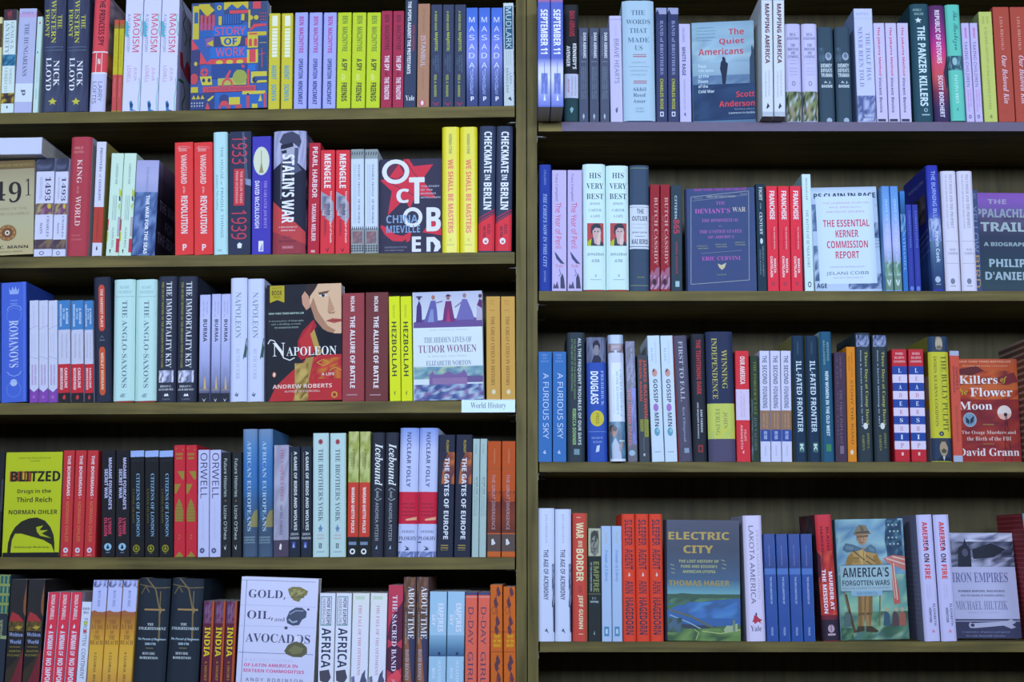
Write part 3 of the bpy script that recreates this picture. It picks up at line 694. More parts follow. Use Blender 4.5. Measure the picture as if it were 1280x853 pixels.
S(314.6, 338.6, 1, 171, '403ab4', 'violet blue paperback with pale oval tower picture', [('E', 50, 202, 43, 18, 'b8c8cc'), ('E', 50, 202, 38, 16.5, 'c4ccc8'), ('L', [(50, 189), (50, 206)], .8, '7c7c74'), ('P', [(50, 202), (56, 210), (62, 217), (38, 217), (44, 210)], '8c8870'), ('V', 'DAVID McCULLOUGH', 227, 286, 16, 40, 'd0d4f8', 'b'), ('V', 'THE GREATER JOURNEY', 227, 287, 62, 80, '9c8ce4', 's'), ('L', [(50, 228), (50, 286)], .4, 'a45ab0'), ('R', 36, 302, 62, 315, 'd0d4f8'), ('P', [(40, 314), (58, 304), (58, 314)], '8c90e0')], tx=315.3)
S(340, 381.5, 1, 164.3, '8c90c4', 'thick hardcover with capped portrait over red diagonal', [('N', 0, 164, 100, 250, ['8488bc', '989cd0', 'a4a8d8'], 4, 6), ('P', [(0, 212), (20, 206), (34, 200), (62, 201), (78, 206), (100, 214), (100, 292), (0, 256)], '22253c'), ('P', [(28, 186), (66, 182), (70, 196), (66, 204), (40, 206), (30, 198)], '9a9ec4'), ('P', [(18, 178), (30, 168), (58, 165), (80, 170), (86, 178), (80, 186), (62, 180), (30, 182)], '3c4060'), ('P', [(24, 182), (60, 179), (62, 184), (34, 187), (22, 187)], '22253c'), ('P', [(24, 190), (40, 188), (42, 192), (28, 193)], '22253c'), ('P', [(30, 202), (52, 198), (64, 208), (42, 212)], '383c5c'), ('P', [(66, 186), (78, 186), (76, 204), (64, 206)], '4c5078'), ('P', [(36, 206), (70, 204), (88, 214), (60, 220)], '4a5078'), ('L', [(58, 212), (56, 240)], .6, '5c648c'),
  ('P', [(0, 252), (100, 291), (100, 320), (0, 320)], '8c3848'), ('P', [(0, 252), (100, 291), (100, 306), (0, 290)], 'b0404a'), ('V', "STALIN'S WAR", 194, 280, 28, 66, 'd4d8f4', 'B'), ('H', 'A NEW HISTORY OF', 284, 286, 20, 76, 'd0b0c8', 'b'), ('H', 'WORLD WAR II', 288, 290, 26, 70, 'd0b0c8', 'b'), ('H', 'SEAN', 296, 299, 34, 58, '50283c', 's'), ('H', 'MCMEEKIN', 301, 304, 20, 74, '50283c', 's'), ('R', 30, 308, 66, 312, '9c5064'), ('H', 'BASIC BOOKS', 309, 311, 33, 63, 'd0a8bc')], hc=1, tx=342, side='4c4468', front='4c4468', dep=.14,
  rart=[('N', 0, 164, 100, 320, ['8c84b4', '484064', '6c5c88', 'a49cc4', '30284c'], 6, 16)])
S(384.3, 399.2, 1, 179, 'a8283e', 'crimson paperback lettered pearl harbor in white', [('V', 'PEARL HARBOR', 184, 248, 32, 76, 'd8c8e0', 'b'), ('V', 'TAKUMA MELBER', 255, 302, 32, 68, 'd8c8e0', 'b'), ('R', 30, 313, 64, 316, 'c898a8')], tx=386.5)
S(400, 438, 2, 188, 'ca3444', 'red paperback with grey torn portrait patch', [('V', 'MENGELE', 193, 236, 26, 72, 'dcd0e4', 'B'), ('P', [(4, 240), (60, 246), (92, 254), (96, 272), (80, 280), (30, 272), (4, 262)], '8c90b0'), ('N', 12, 246, 72, 270, ['5c6484', 'a0a4c4', '787ca0'], 3, 4), ('V', 'Unmasking the Angel of Death', 240, 304, 64, 82, 'e0c4d4', 'b'), ('V', 'DAVID G. MARWELL', 256, 296, 26, 44, '7a2c44', 'b'), ('P', [(34, 310), (50, 313), (66, 309), (52, 316)], '682438')], tx=401, gap=1.2)
S(438.6, 473.4, 2, 187, 'b9c8ee', 'white paperback with grey patterned top and lower bands', [('R', 0, 187, 100, 199, '8490a0')] + [('P', [(4 + 19 * k, 196), (9 + 19 * k, 189), (17 + 19 * k, 192)], '3c4858') for k in range(5)] + [('V', 'ISTANBUL TRAVELS', 206, 246, 54, 70, '5c6888', 's'), ('V', 'OF THE WORLD', 250, 280, 54, 70, '5c6888', 's'), ('L', [(24, 206), (24, 280)], .4, '8c98b8'), ('L', [(38, 206), (38, 280)], .4, '8c98b8')] + [('P', [(4 + 16 * k, 288), (12 + 16 * k, 283), (18 + 16 * k, 288)], '404a5c') for k in range(6)] + [('R', 0, 288, 100, 318, '8890a0'), ('N', 12, 290, 88, 305, ['7c5c70', '946c74', '686078'], 4, 4)] + [('E', 10 + 20 * (k % 5), 308 + 3 * (k // 5), 7, 1.1, '3c4456') for k in range(15)], gap=1, tx=438.6)
Fc(474, 552.3, 199.8, '34324e', 'facing dark navy paperback with red star, scattered white capitals', [
  ('P', [(505, 199), (511, 199), (517, 209), (542, 207), (528, 226), (546, 250), (520, 245), (512, 262), (505, 250), (484, 270), (489, 240), (473, 226), (492, 222)], 'c0334c'), ('L', [(488, 230), (514, 244), (546, 262)], .8, '34324e'), ('L', [(506, 200), (516, 216), (524, 226)], .8, '34324e'),
  ('P', [(474, 284), (480, 294), (490, 302), (502, 303), (511, 298), (511, 292), (503, 296), (493, 294), (484, 286), (476, 282)], 'c0334c'), ('P', [(528, 292), (552, 296), (552, 288), (540, 276)], 'c0334c'), ('P', [(509, 292), (514, 290), (512, 302), (507, 304)], 'c0334c'),
  ('O', 494, 215.5, 17.5, 15.5, .66, 'ccd2f0'), ('E', 494, 215.5, 11.4, 10, '5a3050'), ('P', [(486, 222), (498, 206), (505, 218), (496, 225)], 'c0334c'), ('H', 'T', 223, 256, 511, 531, 'ccd2f0', 'B'), ('H', 'C', 237, 255, 495, 511, 'ccd2f0', 'B'), ('O', 515.5, 273, 12.5, 12.5, .62, 'ccd2f0'), ('H', 'B', 261, 291, 533, 551.5, 'ccd2f0', 'B'), ('H', 'E', 297, 316, 514.5, 526, 'ccd2f0', 'B'), ('P', [(533, 316), (533, 298), (543, 298), (550, 304), (551, 311), (547, 316), (542, 316), (544, 309), (541, 304), (538, 304), (538, 316)], 'ccd2f0'),
  ('H', 'CHINA', 270, 280, 482, 522, '7494cc', 'b'), ('H', 'MIEVILLE', 283, 292, 482, 525, '7494cc', 'b')] + [('H', t, y, y + 2.2, 526, x, 'a0a8cc', 'b') for t, y, x in (('THE STORY', 233.5, 550), ('OF THE', 238, 541), ('RUSSIAN', 242.5, 545), ('REVOLUTION', 247.5, 551))] + [('H', 'AN EXCITING ACCOUNT OF THE YEAR', 309, 311, 480, 508, '8c94b8'), ('H', 'THAT CHANGED THE WORLD', 313, 314.6, 480, 504, '8c94b8')], th=.022, tx=474.5, off=.012)
S(552.6, 597.4, 2, 159, 'd0c818', 'tall yellow hardcover with red lettering', [('V', 'NORMAN STONE', 168, 193, 40, 58, '5c6a48', 'b'), ('V', 'WE SHALL BE MASTERS', 200, 292, 34, 66, 'c8602c', 'B'), ('H', 'WE', 299, 302, 44, 56, '7c8430'), ('R', 28, 306, 72, 307, 'a09c28')], hc=1, gap=.9, gloss=1, tx=552.6)
S(597.6, 640, 2, 158, '323c5c', 'dark slate hardcover with red base lettered checkmate', [('P', [(0, 280), (100, 268), (100, 314), (0, 314)], 'c83446'), ('P', [(0, 273), (100, 262), (100, 263.5), (0, 274.5)], 'a03050'), ('P', [(0, 277), (100, 265.5), (100, 267), (0, 278.5)], 'a03050'), ('V', 'CHECKMATE', 165, 217, 30, 78, 'd0d8f4', 'B'), ('V', 'IN', 219, 226, 36, 70, 'd0d8f4', 'b'), ('V', 'BERLIN', 229, 263, 30, 78, 'd0d8f4', 'B'), ('V', 'GILES', 281, 293, 56, 74, '502840', 'b'), ('V', 'MILTON', 284, 297, 28, 46, '502840', 'b'), ('E', 46, 302, 18, 4, 'dcd4e8'), ('P', [(38, 303), (44, 300), (46, 303), (54, 300), (54, 304), (40, 304)], 'b03c58')], hc=1, gap=1, tx=599.6)

# ================================================================== LEFT, third shelf
ROW('L3')
S(-22, .8, 1, 354, '2f48a8', 'dark blue paperback cut by the photo edge', [('R', 90, 354, 100, 505, '5070c8')], hc=0, tx=-22.6)
S(1.3, 33.5, 1, 354, '4260d4', 'thick royal blue paperback with pale crown ornament', [('R', 88, 354, 96, 506, '4c6ce0'), ('P', [(34, 369), (32, 361), (40, 365), (46, 359), (52, 364), (58, 359), (64, 365), (72, 361), (69, 369)], '8ca4ec'), ('H', 'SIMON', 376, 378, 36, 66, '8ca4ec', 's'), ('H', 'SEBAG', 380, 382, 36, 66, '8ca4ec', 's'), ('L', [(24, 390), (30, 385), (52, 383), (76, 385), (82, 390)], .7, '8ca4ec'), ('O', 52, 396, 30, 10, .94, '6884e4'),
  ('V', 'ROMANOVS', 402, 461, 32, 68, 'b4c4f2', 's'), ('L', [(24, 466), (34, 470), (52, 472), (72, 470), (80, 466)], .8, '8ca4ec'), ('E', 50, 480, 14, 4.4, 'a4b8f0'), ('O', 50, 488, 28, 10, .94, '6884e4')], tx=1.4, side='2c48b4', dep=.15)
S(36.8, 72.2, 3, 376, 'bcc2f0', 'pale lilac paperback with purple chevron foot', [('P', [(0, 486), (50, 491), (100, 486), (100, 505), (0, 505)], '7a44b0'), ('E', 48, 497, 14, 2, '9c68c8'), ('L', [(0, 412), (100, 408)], .5, '8c90c8'), ('L', [(0, 446), (100, 450)], .5, '8c90c8'), ('V', 'WILLIAM DALRYMPLE', 383, 410, 40, 58, 'a4a8d8'), ('V', 'SIMON SEBAG', 457, 482, 58, 76, '9c70bc', 'b'), ('V', 'MONTEFIORE', 457, 482, 24, 42, '9c70bc', 'b'), ('L', [(30, 418), (30, 442)], .5, 'a8acdc'), ('L', [(60, 418), (60, 442)], .5, 'a8acdc')], tx=36.7)
_art = [('R', 0, 376, 100, 413, '3e78c4'), ('R', 0, 456, 100, 492, 'b82838'), ('R', 0, 492, 100, 505, '23202c'), ('V', 'A HOUSE', 386, 406, 66, 84, 'd0dcf4', 'b'), ('V', 'IN THE', 386, 400, 42, 56, 'b8d0f0', 'b'), ('V', 'MOUNTAINS', 381, 409, 16, 32, 'd0dcf4', 'b'), ('V', 'THE WOMEN WHO LIBERATED', 418, 450, 66, 76, '787ca0'), ('V', 'ITALY FROM FASCISM', 418, 448, 28, 40, '787ca0'), ('V', 'CAROLINE', 461, 486, 54, 78, 'dcc4dc', 'B'), ('V', 'MOOREHEAD', 461, 488, 18, 42, 'dcc4dc', 'B'), ('P', [(38, 497), (54, 494), (66, 497), (60, 500), (42, 500)], 'b03844')]
S(72.5, 105.5, 2, 376, 'b8bce8', 'blue, white and red banded paperback', _art, tx=72.4, gap=1.3)
S(106, 117.3, 1, 376, 'b8bce8', 'narrow blue, white and red banded paperback beside dark hardcover', _art, tx=105)
S(118, 139.3, 1, 347, '262c44', 'dark navy hardcover with two orange pill panels', [('P', [(32, 361), (40, 357), (60, 357), (68, 361), (68, 411), (60, 415), (40, 415), (32, 411)], 'c0463c'), ('V', 'THE HARDEST PLACE', 362, 410, 42, 58, 'e0c0c4', 'B'), ('P', [(32, 439), (40, 435), (60, 435), (68, 439), (68, 491), (60, 495), (40, 495), (32, 491)], 'b85038'), ('V', 'WESLEY MORGAN', 442, 488, 42, 58, 'e0c0b8', 'B'), ('L', [(40, 424), (50, 421), (60, 424)], .6, '6a7498'), ('R', 34, 426, 66, 427, '6a7498')], hc=1, tx=116.5)
S(140.5, 195, 2, 350, 'b0d4e6', 'pale aqua rounded hardcover over red case', [('H', 'MARC', 358, 362, 28, 78, '8eb0c8', 's'), ('H', 'MORRIS', 364, 368, 20, 84, '8eb0c8', 's'), ('R', 8, 371.5, 96, 372.3, '8eb0c8'), ('V', 'THE ANGLO-SAXONS', 377, 487, 42, 66, '5c7490', 's'), ('P', [(34, 497), (46, 494), (64, 495), (54, 497), (60, 499), (38, 499)], '86a4bc')], hc=1, case='b03434', tx=142.3, gap=.8)
S(196, 219.5, 1, 346, '2c3148', 'dark hardcover lettered immortality key, against pale aqua pair', _im := [('V', 'THE IMMORTALITY KEY', 353, 461, 46, 76, 'c8d0ec', 's'), ('V', 'THE SECRET HISTORY OF THE RELIGION WITH NO NAME', 353, 461, 20, 32, '9a9440', 's'), ('N', 8, 464, 88, 479, ['c0c4f4', '8088b8', '505880', 'd0d4f8'], 5, 4), ('H', 'BRIAN C.', 482.5, 485, 16, 80, 'c8d0ec', 's'), ('H', 'MURARESKU', 486.5, 489, 6, 90, 'c8d0ec', 's'), ('P', [(38, 496), (44, 492.5), (50, 494), (58, 492.5), (64, 496)], 'd8dcf4'), ('H', 'ST. MARTINS', 499, 500.5, 30, 70, '98a0c0')], hc=1, tx=198)
S(220, 245, 1, 346, '2c3148', 'dark hardcover lettered immortality key, beside burma paperbacks', _im, hc=1, tx=222)
_bu = [('G', 0, 369, 100, 505, ['aab0f0', 'b0b6f2', 'a8b0ec', '98a0e0', '7880b8', '303448']), ('V', 'THE HIDDEN', 377, 393, 62, 76, '707ab4'), ('V', 'HISTORY OF', 377, 397, 30, 44, '707ab4'), ('V', 'BURMA', 400, 428, 34, 72, '2c3050', 'b'), ('V', 'THANT', 462, 473, 58, 70, '7078ac'), ('V', 'MYINT-U', 460, 474, 34, 46, '7078ac'), ('P', [(46, 488), (50, 475), (58, 470), (64, 480), (70, 488)], 'c0a878'), ('R', 10, 487, 96, 489, '807c88'), ('R', 0, 492, 100, 505, '262a3a'), ('P', [(30, 498), (50, 501), (70, 498), (50, 503)], 'b8c0dc')]
S(248.3, 262, 1, 369, 'a8aeee', 'lavender paperback lettered burma, leaning apart from its pair', _bu, tx=250)
S(263.5, 287.2, 2, 368, 'a8aeee', 'lavender paperback lettered burma, by white hardcover', _bu, tx=265)
S(287.4, 330, 2, 348, 'bcc6fa', 'tall white hardcover with grey name and green sprig', [('V', 'NAPOLEON', 366, 424, 30, 66, '7c90b4', 's'), ('V', 'RUTH SCURR', 437, 475, 36, 58, '9ca8d4', 's'), ('P', [(78, 448), (94, 428), (100, 436), (96, 448), (86, 448)], '3c5c60'), ('L', [(80, 450), (98, 424)], 1, '3c5c60'), ('P', [(28, 495), (42, 490), (38, 494), (54, 492), (46, 497)], '5c6c90'), ('R', 0, 503, 100, 504.5, '5860b0')], hc=1, tx=288.3, gap=.7, tops=[348, 349])
Fc(332.8, 427.2, 357, '20222f', 'facing black cover with half face portrait in red and gold uniform', [
  ('P', [(386, 357), (420, 357), (430, 357), (430, 420), (418, 420), (404, 414), (394, 402), (388, 384), (384, 370)], 'c8a896'), ('P', [(384, 357), (398, 357), (394, 364), (388, 372), (385, 384), (382, 380), (381, 366)], '30262c'), ('P', [(377, 372), (381, 366), (386, 372), (388, 386), (383, 390), (378, 382)], 'b88c80'), ('P', [(394, 402), (388, 384), (392, 374), (398, 392), (410, 410), (420, 416), (416, 421), (404, 414)], 'a07868'),
  ('P', [(398, 368), (412, 366), (414, 364), (410, 369), (400, 371)], '5c443c'), ('P', [(399, 372), (405, 369.5), (410, 372), (404, 374)], 'd0d0e0'), ('E', 404.5, 371.8, 2.2, 2, '303848'), ('P', [(412, 372), (419, 390), (414, 394), (410, 392)], 'b08878'), ('P', [(410, 392), (414, 394), (420, 392), (418, 395), (412, 395)], '94685c'), ('P', [(408, 404), (416, 401), (428, 402), (428, 405), (418, 407)], 'a04848'), ('L', [(408, 404), (427, 404)], .7, '6c2c34'),
  ('P', [(372, 447), (372, 428), (378, 416), (392, 402), (396, 410), (390, 420), (396, 438), (388, 448), (376, 452)], '9c2434'), ('P', [(374, 428), (392, 404), (388, 418), (392, 440), (380, 446)], 'b03038'), ('P', [(388, 420), (393, 414), (402, 444), (396, 448)], 'a88c50'), ('P', [(396, 410), (404, 416), (430, 422), (430, 448), (404, 448)], '191a28'),
  ('P', [(335, 503), (344, 484), (364, 466), (384, 450), (404, 446), (430, 446), (430, 503)], 'aa2c36'), ('N', 390, 450, 428, 476, ['a82c36', 'b83a38', '9c2434', 'b4702c'], 7, 5), ('P', [(366, 503), (374, 470), (382, 450), (392, 448), (386, 476), (384, 503)], '98804c'), ('N', 368, 456, 385, 502, ['a08850', '78602f', 'b49c60', '6a4c2c'], 4, 9), ('L', [(396, 456), (404, 452), (412, 456), (404, 460), (397, 456)], 1, 'b89040'), ('L', [(412, 466), (420, 462), (427, 466)], 1, 'b89040'), ('E', 418, 496, 4, 4, 'b89040'), ('E', 418, 496, 2.4, 2.4, '983030'),
  ('P', [(336.5, 358), (355, 358), (355, 379.5), (346, 376), (336.5, 379.5)], 'a89c2a'), ('H', 'WINNER OF THE', 360, 362, 339, 352, '4c4424'), ('H', 'BOOK', 364, 370, 339, 352, '4c4424', 'b'), ('H', 'PRIZE', 371, 374, 341, 350, '4c4424'), ('H', 'NEW YORK TIMES BESTSELLER', 392, 394.3, 335, 380, 'a8c0c8', 'b'), ('H', 'A masterpiece of biography', 401.5, 404, 335, 380, '8898a4', 's'), ('H', 'and a thrilling account', 405.5, 408, 338, 376, '8898a4', 's'), ('H', 'THE WASHINGTON REVIEW', 410, 412, 342, 373, '8898a4', 'b'),
  ('L', [(334, 431), (337, 426), (342, 427), (346, 434), (354, 449), (362, 452), (368, 449)], 1.2, 'd0d4e8'), ('H', 'N', 430, 447, 340, 356, 'd4d8ec', 's'), ('H', 'APOLEON', 435.5, 446.5, 357.5, 421, 'd4d8ec', 's'), ('E', 342, 469.5, 2.6, 3.4, 'b06050'), ('E', 342, 469.5, 1.3, 2.6, 'd8d0d8'), ('H', 'A LIFE', 468.5, 472, 402, 418, 'd8c0c8', 'b'), ('H', 'ANDREW ROBERTS', 482, 487, 340, 415, 'd4c0c8', 'b'), ('H', 'AUTHOR OF CHURCHILL', 489.5, 492, 355, 400, 'c8a8b0', 'b')], th=.04, tx=333.3, off=0)
_al = [('V', 'NOLAN', 371, 390, 38, 56, 'd0c8dc', 'B'), ('V', 'THE ALLURE OF BATTLE', 396, 486, 36, 58, 'd4d0e8', 'B'), ('R', 20, 493.5, 68, 495, '9c7c90')]
S(427.6, 455.8, 1, 367, '8a3a46', 'reddish maroon hardcover lettered allure of battle', _al, hc=0, tx=428)
S(456.4, 485.5, 1, 366, '68343a', 'dark brown hardcover lettered allure of battle', _al, hc=0, tx=457)
S(487.2, 516.4, 2, 371, 'c8d40c', 'acid yellow paperback with dark capitals', [('V', 'Norton', 382, 398, 36, 58, '84903c'), ('V', 'HEZBOLLAH', 403, 471, 24, 68, '3c4830', 'b'), ('P', [(40, 491), (54, 489), (50, 494), (44, 495)], '707c30')], tx=485.8, gap=.8)
Fc(516.8, 604.5, 366, 'c2d0ec', 'facing white cover with row of purple gowned ladies', [
  ('G', 516, 366, 606, 404, ['a8b0dc', 'b4bce0', 'c0ccea']), ('P', [(516, 404), (530, 400), (548, 402), (570, 400), (590, 398), (606, 402), (606, 411), (516, 411)], '604c94'),
  ('P', [(519, 404), (520, 384), (523, 376), (526, 384), (527, 404)], '44347c'), ('E', 523, 373.5, 2, 2.4, '4c4468'), ('R', 519, 371, 527, 372.5, '38305c'), ('P', [(529, 404), (534, 390), (538, 377), (544, 377), (546, 390), (547, 404)], '5c5ca8'), ('P', [(534, 404), (538, 388), (541, 388), (542, 404)], '7c88c8'), ('E', 541, 373, 2.3, 3, 'a06c68'), ('L', [(545, 380), (553, 378)], 1.4, '6c5494'),
  ('P', [(553, 404), (555, 388), (557, 378), (564, 378), (566, 390), (569, 404)], '6c3474'), ('P', [(558, 404), (560, 386), (563, 404)], 'a03c74'), ('E', 560, 373.5, 2.3, 3, '8c6478'), ('P', [(556, 372), (560, 369), (565, 372)], '38285c'), ('P', [(570, 402), (575, 386), (578, 376), (584, 376), (590, 390), (594, 402)], '6864b0'), ('E', 581, 371.5, 2.3, 3, '8c7484'), ('L', [(577, 380), (569, 386)], 1.4, '6c5c9c'), ('P', [(596, 403), (597, 382), (600, 376), (604, 378), (605, 403)], 'a4a0cc'), ('P', [(597, 384), (600, 376), (605, 378), (605, 388)], '583070'), ('E', 601, 372.5, 2.2, 2.6, '4c345c'),
  ('R', 516, 411, 606, 459, 'c4d4ee'), ('H', 'THE UNTOLD STORY', 413.5, 415, 536, 586, '8c98b4'), ('H', 'THE HIDDEN LIVES OF', 423, 430, 529, 590, '707ca4', 's'), ('H', 'TUDOR WOMEN', 433, 442.5, 522, 596, '7c5c8c', 's'), ('H', 'A SOCIAL HISTORY', 446, 448, 534, 584, '98a0c0'), ('H', 'ELIZABETH NORTON', 452.5, 458.5, 532, 589, '7078a4', 's'),
  ('N', 516, 460, 606, 475, ['6c94b0', '88a8c0', '9cb4a8', '5878a0'], 12, 4), ('P', [(536, 482), (536, 470), (540, 465), (543, 470), (552, 470), (560, 466), (568, 470), (576, 468), (580, 464), (584, 470), (584, 482)], '705c9c'), ('R', 540, 474, 584, 483, '846ca4'), ('N', 516, 482, 606, 503, ['5064a4', '8ca4d4', '3c4c8c', 'a4b8dc', '7864a4'], 16, 6), ('R', 584, 472, 604, 480, '605490')], th=.025, tx=515.5)
S(608.2, 645.2, 2, 371, 'bc9450', 'tan paperback lettered great cities', [('H', 'THE', 379, 382, 24, 60, 'a87c4c'), ('R', 24, 376, 62, 377, 'a87c4c'), ('R', 24, 388, 62, 389, 'a87c4c'), ('V', 'THE GREAT CITIES IN HISTORY', 396, 483, 34, 60, '7c5c34', 's'), ('E', 52, 490.5, 14, 3, 'ccc4b8')], tx=607.6, gap=1)

# ================================================================== LEFT, fourth shelf
ROW('L4')
S(-14, 0, 1, 566, '1e2028', 'black paperback cut by the photo edge', [('R', 80, 600, 100, 640, '383c4c')])
Fc(1.8, 73.4, 566, 'acba0e', 'facing lime cover with black parted hair', [
  ('R', 0, 691.5, 90, 698, '1c1c20'), ('R', 1, 566, 8, 568, '30341a'), ('H', 'A NEW YORK TIMES BESTSELLER', 572.5, 574.5, 22, 64, '50581c'), ('H', 'BY AN AWARD', 576.3, 578, 38, 50, '50581c'), ('H', 'BLIT', 590, 603, 11.4, 42, '8c3c24', 'B'), ('H', 'BLITZED', 590, 603, 13, 76, '24241c', 'B'), ('R', 26.5, 590, 27.8, 600.5, '7c3424'), ('R', 35.5, 590, 36.4, 603, '8c3c24'), ('H', 'Drugs in the', 612.5, 619, 21, 64, '30321c', 'b'), ('H', 'Third Reich', 622.5, 629, 20, 65, '30321c', 'b'), ('H', 'NORMAN OHLER', 638.5, 644, 10, 72, '30321c', 'b'),
  ('P', [(8, 692), (9, 680), (12, 670), (18, 660), (26, 653), (36, 649), (46, 648), (56, 652), (63, 660), (67, 670), (68, 680), (68, 692), (64, 682), (54, 676), (40, 672), (26, 668), (18, 668), (14, 676), (12, 692)], '26281c'), ('P', [(45, 660), (54, 658), (49, 664), (60, 664), (52, 668), (64, 674), (50, 671), (46, 666)], 'a0ac1c'), ('H', 'Edinburgh Bookshop', 683.5, 686.5, 17, 61, '4c5420', 's')], th=.02, tx=7.6)
S(75, 119.5, 3, 563.5, 'b4323c', 'red paperback lettered bohemians with white flower logo', [('V', 'THE BOHEMIANS', 570, 621, 40, 68, 'd4c4dc', 'B'), ('R', 46, 623, 60, 624, 'c89090'), ('V', 'NORMAN OHLER', 628, 678, 38, 66, 'bc8048', 'n'), ('E', 48, 688.5, 22, 3.4, 'c4bce4'), ('E', 48, 688.5, 8, 1.3, 'b4323c'), ('R', 30, 694, 66, 695, 'd09090')], tx=79.7, gap=.9)
S(126.5, 162.5, 2, 563.5, '1c1c24', "black paperback lettered secret war", [('V', "MADAME FOURCADE'S", 573, 638, 52, 76, 'b0b4ec', 'B'), ('V', 'SECRET WAR', 587, 624, 22, 46, 'b0b4ec', 'B'), ('V', 'LYNNE', 649, 669, 50, 74, 'b83c60', 'B'), ('V', 'OLSON', 648, 671, 20, 44, 'b83c60', 'B'), ('E', 48, 684.5, 27, 4.6, '88b4e4'), ('P', [(48, 681), (60, 686), (52, 687), (44, 687), (36, 686)], '1c2c48'), ('R', 34, 691, 62, 692, '6484ac')], tx=127.2, gap=1, side='38363e')
S(162.8, 217.2, 3, 564, '191a1c', 'black paperback with pale skyline top, yellow round logo', [('R', 0, 564, 100, 572, '90a8f0'), ('P', [(0, 572), (0, 578), (100, 578), (100, 572), (90, 575), (80, 571), (74, 576), (60, 572), (52, 576), (40, 571), (30, 576), (20, 573), (10, 576)], '20222c'), ('V', 'CITIZENS OF LONDON', 593, 672, 44, 68, '78a8dc', 's'), ('V', 'LYNNE OLSON', 612, 655, 16, 30, '605c24', 's'), ('O', 44, 686.5, 24, 4.6, .72, '8c8c28'), ('E', 44, 686.5, 18, 3.4, '34341c'), ('P', [(44, 683.5), (54, 688), (34, 688)], '8c8c28'), ('R', 34, 692, 56, 693, '5c5c28')], tx=162.9, gap=.8)
S(217.3, 246.6, 2, 557, 'b8293c', 'red paperback with gold domes and triangles', [('E', 20, 561, 4, 1, '908038'), ('E', 80, 563, 4, 1, '908038'), ('R', 16, 567, 80, 570, '986c38'), ('R', 20, 572, 76, 575, '986c38'), ('P', [(30, 590), (92, 590), (92, 600), (76, 601)], '8c7c38'), ('P', [(6, 606), (62, 606), (20, 618), (6, 618)], '8c7c38'), ('P', [(10, 653), (10, 640), (22, 632), (46, 624), (72, 632), (84, 640), (84, 653)], '84783a')] + [('R', 12, 634 + 4 * k, 84, 634.6 + 4 * k, 'a04838') for k in range(5)] + [('V', 'IL', 669, 677, 42, 58, 'a07840'), ('P', [(10, 697), (50, 690), (88, 697)], '8c7c38')], tx=217.6, gap=.6)
S(247, 276.3, 2, 563, 'b4baf4', 'white paperback with thin black capitals down upper half', [('V', 'ORWELL', 567, 624, 22, 84, '40446c', 'n'), ('V', 'A MAN OF OUR TIME', 628, 676, 40, 52, '98a0dc'), ('O', 40, 689, 22, 3.4, .3, '50568c')], tx=247.7, gap=.7)
S(276.6, 303, 2, 566, '22262e', 'charcoal paperback lettered future histories', [('V', 'Future Histories', 574, 622, 26, 60, 'b8c4d8', 'n'), ('E', 42, 627, 4, .9, 'b8a040'), ('V', "Lizzie O'Shea", 633, 675, 26, 60, 'b8c4d8', 'n'), ('P', [(26, 682), (40, 686), (52, 681), (44, 688), (36, 687)], 'd0d8e8')], tx=277, gap=1.4)
S(303.2, 341.3, 2, 537, '4472b4', 'tall blue hardcover lettered european', [('G', 0, 537, 100, 698, ['6c86b8', '4c7cc0', '3c70bc', '3a6cb4', '3a6098', '3c5478', '3c5070', '44587c']), ('P', [(46, 660), (60, 648), (80, 640), (100, 638), (100, 660)], '84805c'), ('N', 0, 622, 45, 650, ['34588c', '28446c', '4068a0'], 3, 4), ('V', 'AFRICAN EUROPEANS', 552, 665, 32, 58, 'a4bce4', 's'), ('R', 6, 672, 86, 673, '8098b8'), ('R', 6, 679, 86, 679.8, '8098b8'), ('H', 'OLIVETTE OTELE', 674.5, 677.5, 8, 84, '9cb4d0')], hc=1, tx=303.6, gap=.9)
S(341.6, 361, 1, 557, '9698c0', 'misty lavender paperback with faded red lettering', [('N', 0, 557, 100, 676, ['9294bc', 'a2a4cc', '8c8cb4', '9c9ac4'], 3, 10), ('V', 'THE UNQUIET ONES', 562, 627, 40, 66, 'a45a78', 's'), ('V', 'MICHEL PARDEE', 632, 670, 42, 60, '50506c', 's'), ('R', 0, 676, 100, 698, '48405c'), ('P', [(38, 686), (46, 680), (56, 682), (52, 688), (42, 688)], 'd4d4e8')], tx=342.5)
S(361.5, 390.6, 2, 559, '20283c', 'dark navy paperback with white capitals and gold rule', [('V', 'A GAME OF BIRDS AND WOLVES', 565, 664, 44, 72, 'c4cce4', 'B'), ('R', 22, 566, 26, 662, '807c38'), ('H', 'SIMON', 667, 670, 14, 84, 'a8b0c8', 'b'), ('H', 'PARKIN', 672, 675, 8, 90, 'a8b0c8', 'b'), ('R', 26, 678, 58, 686, '3c4c9c'), ('P', [(30, 685), (42, 679), (50, 685)], '90a4e4')], tx=361.5, gap=.9)
S(391, 433.6, 2, 542, 'acc8dc', 'pale aqua paperback with red rose and blue star', [('R', 6, 545, 8, 695, '8cb0cc'), ('R', 90, 545, 92, 695, '8cb0cc'), ('E', 48, 553, 14, 3.4, 'a04c5c'), ('E', 48, 553, 6, 1.5, '5c3848'), ('V', 'THE BROTHERS YORK', 562, 653, 34, 64, '58687c', 's'), ('P', [(48, 656), (54, 660), (64, 661), (55, 663), (58, 667), (48, 664), (38, 667), (41, 663), (32, 661), (42, 660)], '6080b8'), ('H', 'A ROYAL', 669, 671, 24, 72, 'b07088'), ('H', 'TRAGEDY', 673, 675, 24, 72, 'b07088'), ('R', 38, 680, 56, 686, '48586c'), ('H', 'S', 681, 685, 42, 52, 'acc8dc', 'B'), ('R', 24, 690, 74, 691, '8098b0')], tx=391.4, gap=1.4, side='8a8838')
